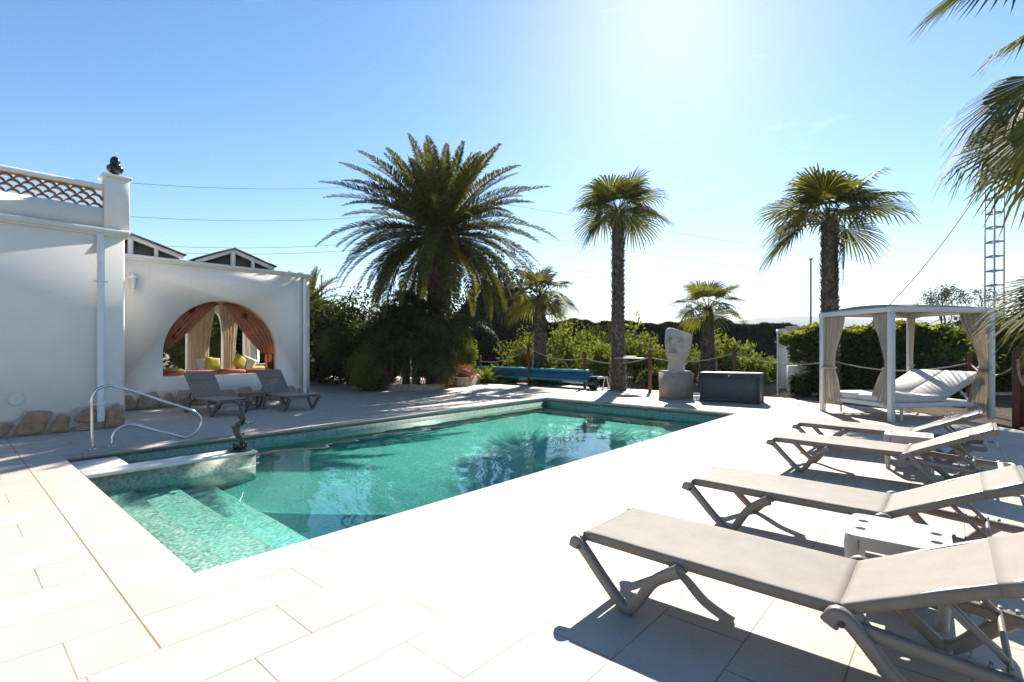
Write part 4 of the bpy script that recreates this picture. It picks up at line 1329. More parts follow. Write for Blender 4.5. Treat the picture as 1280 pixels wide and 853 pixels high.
def pole(u, z, vt, r, lab, cat, mat, vb=None, capm=None, name='pole'):
    p = at(u, z); h = hv(vt, z)
    rt = empty(name, lab, cat, p)
    MB().tube([(0, 0, 0), (0, 0, h)], [r * 1.15, r * .9], 12).build('shaft', mat, rt, True, 50)
    MB().lathe([(r * .9, 0), (r * 2.0, .02), (r * 2.0, .07), (r * .6, .09)], (0, 0, h - .01), 12).build('cap', capm or mat, rt, True, 40)
    return rt
pole(1013.5, 20, 325, .038, 'tall thin pale pole rising left of the rough palm trunk and the daybed canopy', 'pole', M['galv'], name='flood_light_pole')
pole(972, 15.2, 416, .022, 'slim pale blue metal gate post beside the white wall end', 'gate post', M['white_metal'], name='gate_pole')

# ================================================================== PALMS
def norm(a): return a / np.maximum(np.linalg.norm(a, axis=-1, keepdims=True), 1e-9)

def pinnate(mb, base, az, el, L, bend, rs, nl=46, lw=.035, ll=.42, rach=.022, vup=.45):
    """one feather leaf: arched rachis with two ranks of folded leaflets"""
    n = 22
    s = np.linspace(0, 1, n)
    e = el - bend * s ** 1.35
    sw = rs.uniform(-.25, .25) * s
    dirs = np.stack([np.cos(e) * np.cos(az + sw), np.cos(e) * np.sin(az + sw), np.sin(e)], -1)
    P_ = np.array(base) + np.concatenate([[np.zeros(3)], np.cumsum((dirs[1:] + dirs[:-1]) / 2 * (L / (n - 1)), 0)])
    mb.tube([Vector(p) for p in P_[::2]], list(np.linspace(rach, .004, len(P_[::2]))), 5, cap=False)
    t = np.linspace(.10, .995, nl) + rs.uniform(-.006, .006, nl)
    t = np.clip(t, 0, 1)
    bp = np.stack([np.interp(t, s, P_[:, k]) for k in range(3)], -1)
    tg = norm(np.stack([np.interp(t, s, dirs[:, k]) for k in range(3)], -1))
    side = norm(np.cross(tg, [0, 0, 1.0])); up = np.cross(side, tg)
    prof = (np.sin(np.pi * (t * .88 + .10)) ** .6) * (1 - .25 * t)
    for sg in (-1, 1):
        a_f = rs.uniform(.55, .85, nl) + .35 * t
        d = norm(side * sg * 1.0 + tg * a_f[:, None] + up * (vup + rs.uniform(-.25, .25, nl))[:, None])
        l_ = ll * prof * rs.uniform(.85, 1.12, nl)
        w = np.cross(d, up); w = norm(w) * (lw * (.55 + .45 * prof))[:, None] / 2
        mid = bp + d * (l_ * .55)[:, None]
        tip = bp + d * (l_ * .96)[:, None]; tip[:, 2] -= l_ * rs.uniform(.10, .30, nl)
        mb.arr(np.stack([bp - w * .5, bp + w * .5, mid + w, mid - w], 1), 4)
        mb.arr(np.stack([mid - w, mid + w, tip], 1), 3)
    return P_[-1]

def fan_leaf(mb, base, az, el, pl, Rr, droop, rs, nseg=34, spread=2.25, hang=.0, bend=.35, lw=1.0):
    """one fan leaf: petiole, joined pleated palm, split drooping tips"""
    n = 8
    s = np.linspace(0, 1, n)
    e = el - bend * s ** 1.5
    dirs = np.stack([np.cos(e) * np.cos(az), np.cos(e) * np.sin(az), np.sin(e)], -1)
    P_ = np.array(base) + np.concatenate([[np.zeros(3)], np.cumsum((dirs[1:] + dirs[:-1]) / 2 * (pl / (n - 1)), 0)])
    mb.tube([Vector(p) for p in P_], list(np.linspace(.024, .012, n)), 5, cap=False)
    o = P_[-1]; tg = dirs[-1]
    e2 = el - bend - hang
    tg = np.array([math.cos(e2) * math.cos(az), math.cos(e2) * math.sin(az), math.sin(e2)])
    side = norm(np.cross(tg, [0, 0, 1.0])[None])[0]; up = np.cross(side, tg)
    roll = rs.uniform(-.35, .35)
    side, up = side * math.cos(roll) + up * math.sin(roll), up * math.cos(roll) - side * math.sin(roll)
    a = np.linspace(-spread, spread, nseg) + rs.uniform(-.02, .02, nseg)
    fold = .35 * (np.abs(a) / spread) ** 1.3
    d = np.cos(a)[:, None] * tg + np.sin(a)[:, None] * side + fold[:, None] * up * .8
    d = norm(d)
    lenf = Rr * (.66 + .34 * np.cos(a * .62)) * rs.uniform(.9, 1.06, nseg)
    tang = norm(-np.sin(a)[:, None] * tg + np.cos(a)[:, None] * side)
    da = 2 * spread / nseg
    def ring(r, wf, extra):
        p = o + d * (lenf * r)[:, None]
        p[:, 2] -= (droop * (lenf * r) ** 2 * .45) + extra * lenf
        w = tang * (lenf * r * da * .5 * wf)[:, None] * lw
        return p - w, p + w
    l0, r0_ = ring(.04, 1.0, 0)
    l1, r1 = ring(.50, 1.02, 0)
    l2, r2 = ring(.78, .48, .03 * rs.uniform(.5, 1.5, nseg))
    tipd = rs.uniform(.06, .22, nseg) * (1 + droop)
    tip = o + d * lenf[:, None]; tip[:, 2] -= droop * lenf ** 2 * .45 + tipd * lenf * .8
    pc = up * Rr * .012
    c1 = (l1 + r1) / 2 + pc; c0 = (l0 + r0_) / 2
    mb.arr(np.stack([l0, c0, c1, l1], 1), 4); mb.arr(np.stack([c0, r0_, r1, c1], 1), 4)
    mb.arr(np.stack([l1, r1, r2, l2], 1), 4); mb.arr(np.stack([l2, r2, tip], 1), 3)

def trunk_mesh(path, r0, r1, rs, boots=True, bsize=.10, dens=1.0, flare=1.25):
    n = len(path)
    rad = [(r0 + (r1 - r0) * i / (n - 1)) * (1 + (flare - 1) * math.exp(-i / (n - 1) * 9)) for i in range(n)]
    mb = MB().tube(path, rad, 18)
    if boots:
        H_ = sum((path[i + 1] - path[i]).length for i in range(n - 1))
        rows = int(H_ / (bsize * .62))
        V3 = []
        for k in range(rows):
            t = (k + .5) / rows
            fi = t * (n - 1); i = min(int(fi), n - 2); f = fi - i
            c_ = path[i].lerp(path[i + 1], f); r_ = rad[i] + (rad[i + 1] - rad[i]) * f
            m_ = max(6, int(2 * math.pi * r_ / (bsize * .95) * dens))
            for j in range(m_):
                a = 2 * math.pi * (j + .5 * (k % 2)) / m_ + rs.uniform(-.12, .12)
                w = bsize * rs.uniform(.35, .6); h = bsize * rs.uniform(.6, 1.1); o_ = bsize * rs.uniform(.3, .85)
                rad_v = np.array([math.cos(a), math.sin(a), 0]); tan = np.array([-math.sin(a), math.cos(a), 0])
                c0 = np.array(c_) + rad_v * (r_ * .96)
                bl_, br_ = c0 - tan * w, c0 + tan * w
                tp = c0 + rad_v * o_ + np.array([0, 0, h]) + tan * rs.uniform(-.3, .3) * w
                tl, tr = tp - tan * w * .45, tp + tan * w * .45
                bk = c0 + np.array([0, 0, h * .9])
                V3 += [[bl_, br_, tr, tl]]
                V3 += [[tl, tr, bk + tan * w * .3, bk - tan * w * .3]]
        mb.arr(np.array(V3), 4)
    return mb

def fan_palm(name, pos, hc, Rr, pl, rt, lab, seed, nf=34, mat='fan', group='fan palms round the pool garden', r1=None, low=-.7, lean=(0, 0), bsize=.125, droop=.55, dead=0, nseg=34, fh=(.25, .5)):
    rs = np.random.default_rng(seed)
    rt_ = empty(name, lab, 'palm tree', pos, 0, group)
    path = [Vector((lean[0] * (i / 14) ** 1.5, lean[1] * (i / 14) ** 1.5, hc * i / 14 - .08 * (i == 0))) for i in range(15)]
    trunk_mesh(path, rt, r1 or rt * .82, rs, bsize=bsize).build('trunk', M['bark'], rt_, True, 40)
    top = path[-1]
    mb = MB()
    for i in range(nf):
        t = (i + .5) / nf
        az = i * 2.39996 + rs.uniform(-.25, .25)
        el = math.pi / 2 * .96 - (math.pi / 2 - low) * t ** .85 + rs.uniform(-.12, .12)
        p_ = pl * rs.uniform(.85, 1.12) * (.75 + .25 * math.sin(t * math.pi))
        fan_leaf(mb, (top.x, top.y, top.z - .10 * t), az, el, p_, Rr * rs.uniform(.85, 1.1), droop * rs.uniform(.7, 1.5), rs, hang=fh[0] + fh[1] * t, bend=.2 + .3 * t, nseg=nseg)
    mb.build('crown', M[mat], rt_)
    if dead:
        mb = MB()
        for i in range(dead):
            fan_leaf(mb, (top.x, top.y, top.z - .25 - .5 * rs.random()), rs.uniform(0, 6.28), -.5, pl * .5, Rr * .75, .9, rs, hang=.8, nseg=22)
        mb.build('dead_frond_skirt', M['fan_y'], rt_)
    return rt_

def feather_palm(name, pos, hc, L, rt, lab, seed, nf=70, mat='frond', group=None, low=-.55, bend=(.5, 1.25), ll=.42, fruit=0, lw=.035, nl=46, boots=True, cat='palm tree', r1=None):
    rs = np.random.default_rng(seed)
    rt_ = empty(name, lab, cat, pos, 0, group)
    path = [Vector((0, 0, hc * i / 12 - .08 * (i == 0))) for i in range(13)]
    if hc > .5:
        tm_ = trunk_mesh(path, rt, r1 or rt * 1.05, rs, bsize=.15, flare=1.15)
        tm_.build('trunk', M['bark_b'], rt_, True, 40)
    mb = MB()
    for i in range(nf):
        t = (i + .5) / nf
        az = i * 2.39996 + rs.uniform(-.2, .2)
        el = math.pi / 2 * .95 - (math.pi / 2 - low) * t ** .8 + rs.uniform(-.08, .08)
        b_ = bend[0] + (bend[1] - bend[0]) * math.sin(min(1, t * 1.2) * math.pi / 2) + rs.uniform(-.12, .12)
        r_ = .75 * rt
        pinnate(mb, (math.cos(az) * r_, math.sin(az) * r_, hc - .10 - .45 * t * (rt > .2)), az, el, L * rs.uniform(.86, 1.08) * (.72 + .28 * min(1, t * 3)), b_, rs, nl=nl, ll=ll, lw=lw)
    mb.build('crown', M[mat], rt_)
    for k in range(fruit):
        m_ = MB(); az = (-.9, -.55, -1.5)[k % 3] + CTH - 0; 
        az = math.atan2(-pos[1], -pos[0]) + (.9, .45, -.35)[k % 3]
        b0 = np.array([math.cos(az) * rt, math.sin(az) * rt, hc - .2])
        e_ = b0 + np.array([math.cos(az) * .85, math.sin(az) * .85, -.55])
        m_.tube([Vector(b0), Vector(b0 + (e_ - b0) * .5 + np.array([0, 0, .25])), Vector(e_)], .02, 6)
        S = []
        for j in range(60):
            a = rs.uniform(0, 6.28); sp_ = rs.uniform(.02, .22); L_ = rs.uniform(.5, 1.05)
            p1 = e_ + np.array([math.cos(a) * sp_, math.sin(a) * sp_, -L_ * .4]); p2 = e_ + np.array([math.cos(a) * sp_ * 1.3, math.sin(a) * sp_ * 1.3, -L_])
            w = np.array([-math.sin(a), math.cos(a), 0]) * .022
            S.append([e_, p1 + w, p2, p1 - w])
        m_.arr(np.array(S), 4); m_.build('fruit_cluster', M['fruit'], rt_)
    return rt_

pm = at(549, 18.6)
feather_palm('date_palm', pm, 5.95, 4.0, .40, 'huge date palm with dark arching feather crown and orange fruit, beside the round flower bed', 3, nf=116, low=-.46, fruit=2, nl=120, ll=.56, lw=.045, bend=(.35, 1.12))
fan_palm('fan_palm', at(772.5, 17.2), 6.05, 1.3, .85, .215, 'tall slim fan palm behind the bar table, left of the stone face', 21, nf=15, low=.02, nseg=40, droop=.3, fh=(.05, .25))
fan_palm('fan_palm', at(1037, 14.3), 5.0, 1.4, .98, .22, 'stout rough trunked fan palm rising behind the daybed', 33, nf=15, low=.24, droop=.3, fh=(.05, .25), r1=.19, bsize=.11, dead=1, nseg=40)
fan_palm('fan_palm', at(885, 18.5), 2.85, .95, .78, .30, 'short fan palm with a conical trunk behind the dark storage box', 17, nf=13, low=.0, droop=.3, fh=(.1, .25), r1=.15, nseg=36)
fan_palm('fan_palm', at(675, 20.5), 3.5, 1.0, .9, .27, 'short fan palm behind the blue pool cover, right of the huge date palm', 29, nf=16, low=-.2, droop=.3, fh=(.1, .25), r1=.2)
feather_palm('date_palm', at(386, 23), 3.75, 2.1, .25, 'date palm half hidden behind the right end of the white patio wing', 8, nf=44, low=-.3, nl=40, ll=.4)

# fan palm standing just off the right edge: only its leaves reach into view
rs = np.random.default_rng(5)
npos = at(1440, 6.4)
near = empty('fan_palm', 'near fan palm whose large leaves hang in from the right edge of the picture', 'palm tree', npos, 0, 'fan palms round the pool garden')
trunk_mesh([Vector((0, 0, 4.6 * i / 14)) for i in range(15)], .26, .22, rs).build('trunk', M['bark'], near, True, 40)
mbn = MB()
topn = np.array([0, 0, 4.55])
def aim(u, v, z, Rr, droop=.4, hang=.3, nseg=44, spread=2.2, mb=mbn):
    tgt = at(u, z, hv(v, z)) - npos
    dv = np.array(tgt) - topn
    hyp = math.hypot(dv[0], dv[1]); az = math.atan2(dv[1], dv[0]); el0 = math.atan2(dv[2], hyp); dist = np.linalg.norm(dv)
    fan_leaf(mb, tuple(topn - np.array([0, 0, .0])), az, el0 + .14, dist, Rr, droop, rs, hang=hang, bend=.28, nseg=nseg, spread=spread)
aim(1245, -30, 5.6, .95, .3, .55)
aim(1300, 105, 5.2, .95, .5, .35, 50)
aim(1268, 150, 5.6, .90, .8, .3, 50)
aim(1292, 186, 5.0, .80, .45, .1, 46)
aim(1335, 150, 4.6, .9, .6, .3)
aim(1352, 366, 4.2, .82, .35, -.1, 54, 2.1)
aim(1360, 395, 4.4, .75, .35, -.1, 54, 2.1)
aim(1300, -25, 5.4, .95, .4, .5)
aim(1312, 150, 5.3, .85, .3, .1, 54, 2.4)
aim(1325, 205, 5.2, .85, .5, .2, 50)
aim(1288, 120, 5.7, .80, .7, .4, 50)
aim(1330, 30, 5.5, .9, .4, .3)
for k in range(18):
    az = k * 2.4; fan_leaf(mbn, tuple(topn), az, 1.45 - k * .12, 1.0, .9, .6, rs, hang=.4, bend=.4) if not (1.9 < (az % 6.283) < 3.9 and k > 5) else None
mbn.build('crown', M['fan'], near)

# ================================================================== SHRUBS
def leaf_cloud(mb, c, rad, n, size, rs, lump=.22, shell=.45, elong=1.7, up=.0, hang=0., kfreq=3.2, ph=None, cut=None):
    c = np.array(c, dtype=float); rad = np.array(rad, dtype=float)
    d = norm(rs.normal(size=(n, 3)))
    ph = rs.uniform(0, 6, 6) if ph is None else ph
    l_ = 1 + lump * (np.sin(d[:, 0] * kfreq + ph[0]) * np.sin(d[:, 1] * kfreq * 1.3 + ph[1]) + .7 * np.sin(d[:, 2] * kfreq * 1.6 + ph[2] + d[:, 0] * 3) + .5 * np.sin(d[:, 1] * kfreq * 3.1 + d[:, 2] * 7 + ph[3]))
    r = (1 - shell * rs.random(n) ** 1.6) * l_
    p = c + d * rad * r[:, None]
    if cut is not None: p = p[p[:, 2] > cut]
    m = len(p); d = d[:m]
    a1_ = norm(rs.normal(size=(m, 3)) + d * .6 + np.array([0, 0, up])); a2_ = norm(np.cross(a1_, norm(rs.normal(size=(m, 3)))))
    s = size * rs.uniform(.6, 1.3, m)[:, None]
    tip = p + a1_ * s * elong; w = a2_ * s * .5; md_ = p + a1_ * s * elong * .5
    mb.arr(np.stack([p, md_ + w, tip, md_ - w], 1), 4)
    return mb

def core(mb, c, rad, seg=14):
    P_ = []
    for i in range(9):
        t = math.pi * i / 8; row = []
        for j in range(seg):
            a = 2 * math.pi * j / seg
            k_ = 1 + .12 * math.sin(3 * a + i)
            row.append((c[0] + rad[0] * math.sin(t) * math.cos(a) * k_ + 1e-4 * math.cos(a), c[1] + rad[1] * math.sin(t) * math.sin(a) * k_ + 1e-4 * math.sin(a), c[2] + rad[2] * math.cos(t)))
        P_.append(row)
    mb.grid(P_, close_u=True)

def shrub(name, u, z, r, top, lab, cat, mat='leaf', n=2600, size=.06, seed=1, cr=.62, group=None, depth=1.0, stems=True, lump=.22, bottom=0.0, elong=1.7, up=0.):
    rs = np.random.default_rng(seed)
    p = at(u, z); rt_ = empty(name, lab, cat, p, 0, group)
    hz = (top - bottom) / 2
    mb = MB()
    if cr: core(mb, (0, 0, bottom + hz * .95), (r * cr, r * cr * depth, hz * cr))
    leaf_cloud(mb, (0, 0, bottom + hz), (r, r * depth, hz), n, size, rs, lump, cut=.01, elong=elong, up=up)
    mb.build('foliage', M[mat], rt_)
    if stems:
        sb = MB()
        for k in range(5):
            a = k * 1.26
            sb.tube([Vector((.04 * math.cos(a), .04 * math.sin(a), -.05)), Vector((r * .3 * math.cos(a), r * .3 * math.sin(a), hz * .7 + bottom * .5)), Vector((r * .5 * math.cos(a), r * .5 * math.sin(a), bottom + hz * 1.2))], [.03, .02, .008], 6)
        sb.build('stem', M['twig'], rt_, True)
    return rt_

# --- left garden, behind the shaded terrace
shrub('citrus_tree', 428, 20.5, 1.55, 3.5, 'dense dark round tree left of the date palm, above the low hedge', 'tree', 'leaf_dk', 9000, .085, 2, .75)
shrub('citrus_tree', 400, 27, 1.7, 4.3, 'looser green tree between the patio wing and the dark round tree', 'tree', 'leaf', 5000, .10, 3, .6)
shrub('round_shrub', 405, 23.5, 1.1, 2.0, 'clipped black green shrub at the back edge of the terrace by the patio wing', 'shrub', 'leaf_dk', 5200, .06, 4, .88, lump=.1)
shrub('round_shrub', 436, 22.5, .9, 1.7, 'dark shrub between the terrace edge and the round flower bed', 'shrub', 'leaf_dk', 4200, .06, 5, .86, lump=.12)
shrub('round_shrub', 458, 16.7, .62, 1.42, 'small leaved dark green shrub at the left end of the round flower bed', 'shrub', 'leaf', 5200, .045, 6, .86, lump=.14)
shrub('round_shrub', 480, 19.5, 1.2, 2.9, 'dark bushy mass of leaves behind the flower bed, under the date palm', 'shrub', 'leaf_dk', 6000, .08, 7, .8)
shrub('pine_tree', 628, 42, 3.3, 8.0, 'big grey green pine crown behind the date palm, above the clipped dome', 'tree', 'conifer', 12000, .16, 8, .78, lump=.3)
shrub('pine_tree', 592, 40, 2.6, 5.6, 'lower grey green pine crown behind the date palm trunk', 'tree', 'conifer', 8000, .15, 18, .78, lump=.3)
shrub('topiary_dome', 602, 24.5, .98, 2.72, 'smooth dark clipped dome of conifer behind the flower beds', 'topiary', 'conifer', 9000, .05, 9, .93, lump=.03)
shrub('round_shrub', 580, 21.5, .55, 2.0, 'narrow bright yellow green shrub beside the dark clipped dome', 'shrub', 'leaf_y', 3800, .055, 10, .7)
def tree_at(x, y, r, tp, lab, n=5000):
    q = at(640, 1); rs_ = np.random.default_rng(int(x * 10))
    rt_ = empty('garden_tree', lab, 'tree', (x, y, 0), 0, 'trees behind the patio wing')
    mb = MB(); core(mb, (0, 0, tp * .5), (r * .8, r * .8, tp * .42)); leaf_cloud(mb, (0, 0, tp * .5), (r, r, tp * .5), n, .09, rs_, .2, cut=.01)
    mb.build('foliage', M['leaf_dk'], rt_)
    MB().tube([Vector((0, 0, -.1)), Vector((0, 0, tp * .6))], [.1, .05], 8).build('trunk', M['twig'], rt_)
tree_at(6.6, 21.5, 1.5, 4.0, 'dark leafy tree behind the patio, seen through the left pointed arch')
tree_at(9.2, 21.8, 1.6, 4.0, 'dark leafy tree behind the patio, seen through the right side of the arched opening')
tree_at(11.8, 22.5, 1.4, 3.6, 'dark leafy tree seen at the right edge of the patio interior')
# --- middle garden: yellow green shrubs lit from behind
mid = [(655, 23.0, .95, 2.05, 'leaf_y', 'yellow green shrub behind the rope, left of the short palm'), (707, 23, 1.05, 2.1, 'leaf_y', 'yellow green shrub right of the short palm behind the blue cover'),
       (752, 20.6, .75, 1.7, 'leaf_y', 'low bright shrub left of the tall slim palm'), (742, 26, 1.1, 2.5, 'leaf', 'leafy shrub reaching highest, just left of the tall slim palm'),
       (792, 21.5, .85, 1.85, 'leaf_y', 'yellow green shrub behind the bar table'), (826, 20.5, .8, 1.45, 'leaf_y', 'yellow green shrub behind the stone face'), (868, 22, .8, 1.35, 'leaf_y', 'low yellow shrub left of the conical palm trunk'),
       (912, 22.0, .75, 1.62, 'leaf_y', 'yellow green shrub right of the conical palm trunk'), (938, 20.5, .8, 1.15, 'leaf_y', 'wide low yellow shrub above the storage box'), (962, 21.5, .75, 1.0, 'leaf_y', 'low yellow shrub by the pale gate post'), (690, 19.9, .5, .75, 'leaf', 'low green plants under the rope behind the blue cover'), (820, 18.2, .45, .7, 'leaf', 'small green plants between the bar table and the pedestal')]
for i, (u, z, r, tp, mt, lab) in enumerate(mid):
    shrub('garden_shrub', u, z, r * (1, 1.1, .9)[i % 3], tp * (1, 1.06, .94)[i % 3], lab, 'shrub', mt, (3300, 2300, 3000)[i % 3], (.055, .085, .07)[i % 3], 40 + i, (.5, .3, .42)[i % 3], group='backlit shrubs in the middle garden', lump=(.3, .42, .36)[i % 3], elong=(1.7, 2.4, 1.9)[i % 3], up=(0, .5, .2)[i % 3])
# arching sago style plants
for (u, z, L_, lab, sd_) in ((625, 21.5, 1.15, 'light green arching young palm right of the clipped dome', 1), (645, 20.8, 1.0, 'light green young palm left of the short fan palm', 2), (607, 20.5, .95, 'young palm with spreading leaves beside the flower bed', 3), (712, 20.0, .8, 'low young palm behind the right half of the blue cover', 4)):
    feather_palm('young_palm', at(u, z), .12, L_, .05, lab, 60 + sd_, nf=20, mat='leaf_y', group='young palms behind the rope', low=.15, bend=(.4, .9), ll=.24, lw=.03, nl=30, cat='palm')
feather_palm('sago_palm', at(480, 16.9), 1.05, .85, .12, 'dark sago palm with glossy arching leaves above the left shrub of the flower bed', 71, nf=26, mat='fan_dk', low=.0, bend=(.6, 1.1), ll=.16, lw=.02, nl=36, cat='palm')

# --- round flower bed with its dwarf fan palms
bed_c = at(515, 17.6)
def curb(pts, r, mat, name, lab, h=.20):
    path = smooth_path(pts, 8); n = len(path)
    P_ = []
    for i in range(n):
        t = path[min(i + 1, n - 1)] - path[max(i - 1, 0)]; t.normalize(); nn = Vector((-t.y, t.x, 0))
        row = []
        for (a, b_) in ((-r, -.02), (-r * .98, h * .6), (-r * .7, h * .95), (0, h), (r * .7, h * .96), (r, h * .6), (r, -.02)):
            k_ = 1 + .10 * noise.noise(Vector((path[i].x * 3, path[i].y * 3, b_ * 5)))
            row.append(path[i] + nn * a * k_ + Vector((0, 0, b_ * k_)))
        P_.append(row)
    mb = MB().grid(P_)
    mb.f.append(tuple(range(7))); mb.f.append(tuple((n - 1) * 7 + k for k in range(6, -1, -1)))
    return mb
def gp(u, v): 
    z = CF * CH / (v - CHY); return at(u, z)
bed = empty('flower_bed', 'round raised flower bed with a pale stone kerb under the date palm', 'flower bed', gp(500, 486))
cp = [gp(441, 477), gp(443, 483.5), gp(460, 487), gp(490, 488), gp(520, 489), gp(543, 488), gp(553, 484.5), gp(556, 481), gp(552, 476)]
P(curb(cp, .13, M['coping'], '', '', .22), 'kerb', M['stone_tan'], bed, True)
soilp = [(p.x, p.y) for p in smooth_path(cp, 4)] + [(at(552, 20).x, at(552, 20).y), (at(500, 22).x, at(500, 22).y), (at(440, 20.5).x, at(440, 20.5).y)]
P(MB().poly(soilp, [], .10, lambda a, b_, t: (a, b_, .02 + t)), 'soil', M['soil'], bed)
bed2 = empty('flower_bed', 'higher curved bed of reddish rough stone right of the date palm, filled with succulents', 'flower bed', gp(577, 481))
cp2 = [gp(556, 480), gp(560, 482.5), gp(572, 483.5), gp(586, 482), gp(596, 478.5), gp(597, 475), gp(590, 472)]
P(curb(cp2, .20, None, '', '', .34), 'kerb', M['stone_tan'], bed2, True)
soilp = [(p.x, p.y) for p in smooth_path(cp2, 4)] + [(at(560, 23).x, at(560, 23).y)]
P(MB().poly(soilp, [], .10, lambda a, b_, t: (a, b_, .16 + t)), 'soil', M['soil'], bed2)
k_ = 0
for (u, z, hc, Rr, lab) in ((487, 17.8, 2.35, .55, 'dwarf fan palm stem leaning left in the flower bed'), (520, 17.4, 1.75, .62, 'lowest dwarf fan palm at the front of the flower bed'), (508, 18.2, 2.9, .6, 'tallest dwarf fan palm in the flower bed, left of the date palm trunk'), (545, 17.2, 1.0, .5, 'dwarf fan palm at the right end of the flower bed'), (538, 17.6, 2.5, .6, 'dwarf fan palm right in front of the date palm trunk'), (566, 18.4, 2.1, .55, 'dwarf fan palm just right of the date palm trunk')):
    k_ += 1
    fan_palm('dwarf_fan_palm', at(u, z), hc, Rr, .5, .13, lab, 80 + k_, nf=34, mat='fan_dk', group='dwarf fan palms in the flower bed', low=-.7, bsize=.07, droop=.25, nseg=20)
for (u, z, r, tp, lab, sd_) in ((552, 17.9, .38, .52, 'low clump of pink red flowers at the right end of the round bed', 1), (578, 19.2, .55, .82, 'pink flowering succulents on the higher stone bed', 2)):
    shrub('flower_clump', u, z, r, tp, lab, 'flowers', 'pink_fl', 2400, .03, 90 + sd_, .6, group='flower clumps on the beds', stems=False, bottom=.1)
shrub('flower_clump', 563, 20.6, .35, 1.35, 'orange red flowering plant between the two beds', 'flowers', 'pink_fl', 900, .04, 95, 0, group='flower clumps on the beds', stems=True, bottom=.3)

# --- tall clipped conifers closing the garden
random.seed(31)
proto = []
for q in range(4):
    rs = np.random.default_rng(200 + q)
    rt_ = empty('screen_conifer', 'x', 'conifer', (0, 0, 0), 0, 'row of dark conifers closing off the garden')
    mb = MB()
    Pc = []
    for i in range(10):
        t = i / 9; rr = .80 * (1 - t ** 9) * .95
        Pc.append([(rr * math.cos(a * .4488) * (1 + .1 * math.sin(a * 2.1 + i)), rr * math.sin(a * .4488), t * 2.95) for a in range(14)])
    mb.grid(Pc, close_u=True)
    n = 5200
    t = 1 - rs.random(n) ** 1.5; a = rs.uniform(0, 6.283, n); rr = .92 * (1 - t ** 7) ** .5 * rs.uniform(.55, 1.12, n) ** .6 + .02
    lob = 1 + .12 * np.sin(a * 3 + t * 9 + q)
    p = np.stack([rr * lob * np.cos(a), rr * lob * np.sin(a), t * 3.15], -1)
    dd = norm(np.stack([np.cos(a) * .35, np.sin(a) * .35, np.ones(n) * rs.uniform(.4, 1.2, n)], -1) + rs.normal(size=(n, 3)) * .25)
    ww = norm(np.cross(dd, rs.normal(size=(n, 3)))) * .035; ln_ = rs.uniform(.12, .3, n)[:, None]
    mb.arr(np.stack([p - ww, p + ww, p + dd * ln_], 1), 3)
    ns_ = 420
    bx_, by_ = rs.uniform(-.8, .8, ns_), rs.uniform(-.8, .8, ns_)
    cl = rs.integers(0, 5, ns_); bx_ = bx_ * .25 + np.array([-.55, -.2, .15, .45, .7])[cl]; 
    p = np.stack([bx_, by_ * .5, np.full(ns_, 2.92)], -1); hh = (.10 + .28 * rs.random(5)[cl] * rs.random(ns_))
    tp_ = p + np.stack([rs.normal(size=ns_) * .03, rs.normal(size=ns_) * .03, hh + .08], -1)
    mb.arr(np.stack([p - [.03, 0, .1], p + [.03, 0, -.1], tp_], 1), 3)
    mb.build('foliage', M['conifer'], rt_)
    MB().tube([Vector((0, 0, -.1)), Vector((0, 0, 1.2))], .08, 8).build('trunk', M['twig'], rt_)
    proto.append(rt_)
nt = 30; used = set()
us = [612 + i * 13.2 for i in range(nt)]
for i, u in enumerate(us):
    z = 35 + random.uniform(-.8, .8) + (i > 20) * (i - 20) * .5
    q = i % 4
    o = proto[q] if q not in used else copy_tree(proto[q])
    used.add(q)
    o.location = at(u, z, -.05); o.rotation_euler.z = random.uniform(0, 6.28)
    vt = 404.5 + random.uniform(-4, 5) + (4 if u > 930 else 0)
    s_ = (hv(vt, z)) / 3.15
    o.scale = (1.02 + random.uniform(-.05, .15), 1.02, s_)
    o['label'] = 'dark clipped conifer in the long row closing the garden behind the yellow green shrubs'
# --- trees beyond, right side
rb = [(1010, 60, 2.4, 3.9), (1060, 52, 2.6, 3.3), (1095, 46, 2.2, 3.2), (1150, 60, 3.0, 3.9), (1215, 50, 2.6, 4.6), (1262, 44, 2.5, 4.4), (955, 75, 2.5, 4.4), (925, 82, 2.2, 4.8)]
rd = ['behind the gate post and urns', 'seen under the left half of the canopy', 'seen right beside the front canopy post', 'behind the bare tree, seen under the canopy', 'behind the right hand canopy curtain', 'at the far right behind the near palm leaves', 'left of the white urns on the skyline', 'breaking the skyline right of the conical palm']
for i, ((u, z, r, tp), l_) in enumerate(zip(rb, rd)):
    shrub('distant_tree', u, z, r, tp, 'distant dark tree ' + l_, 'tree', 'conifer', 3000, .22, 300 + i, .8, group='distant trees on the right', lump=.3)

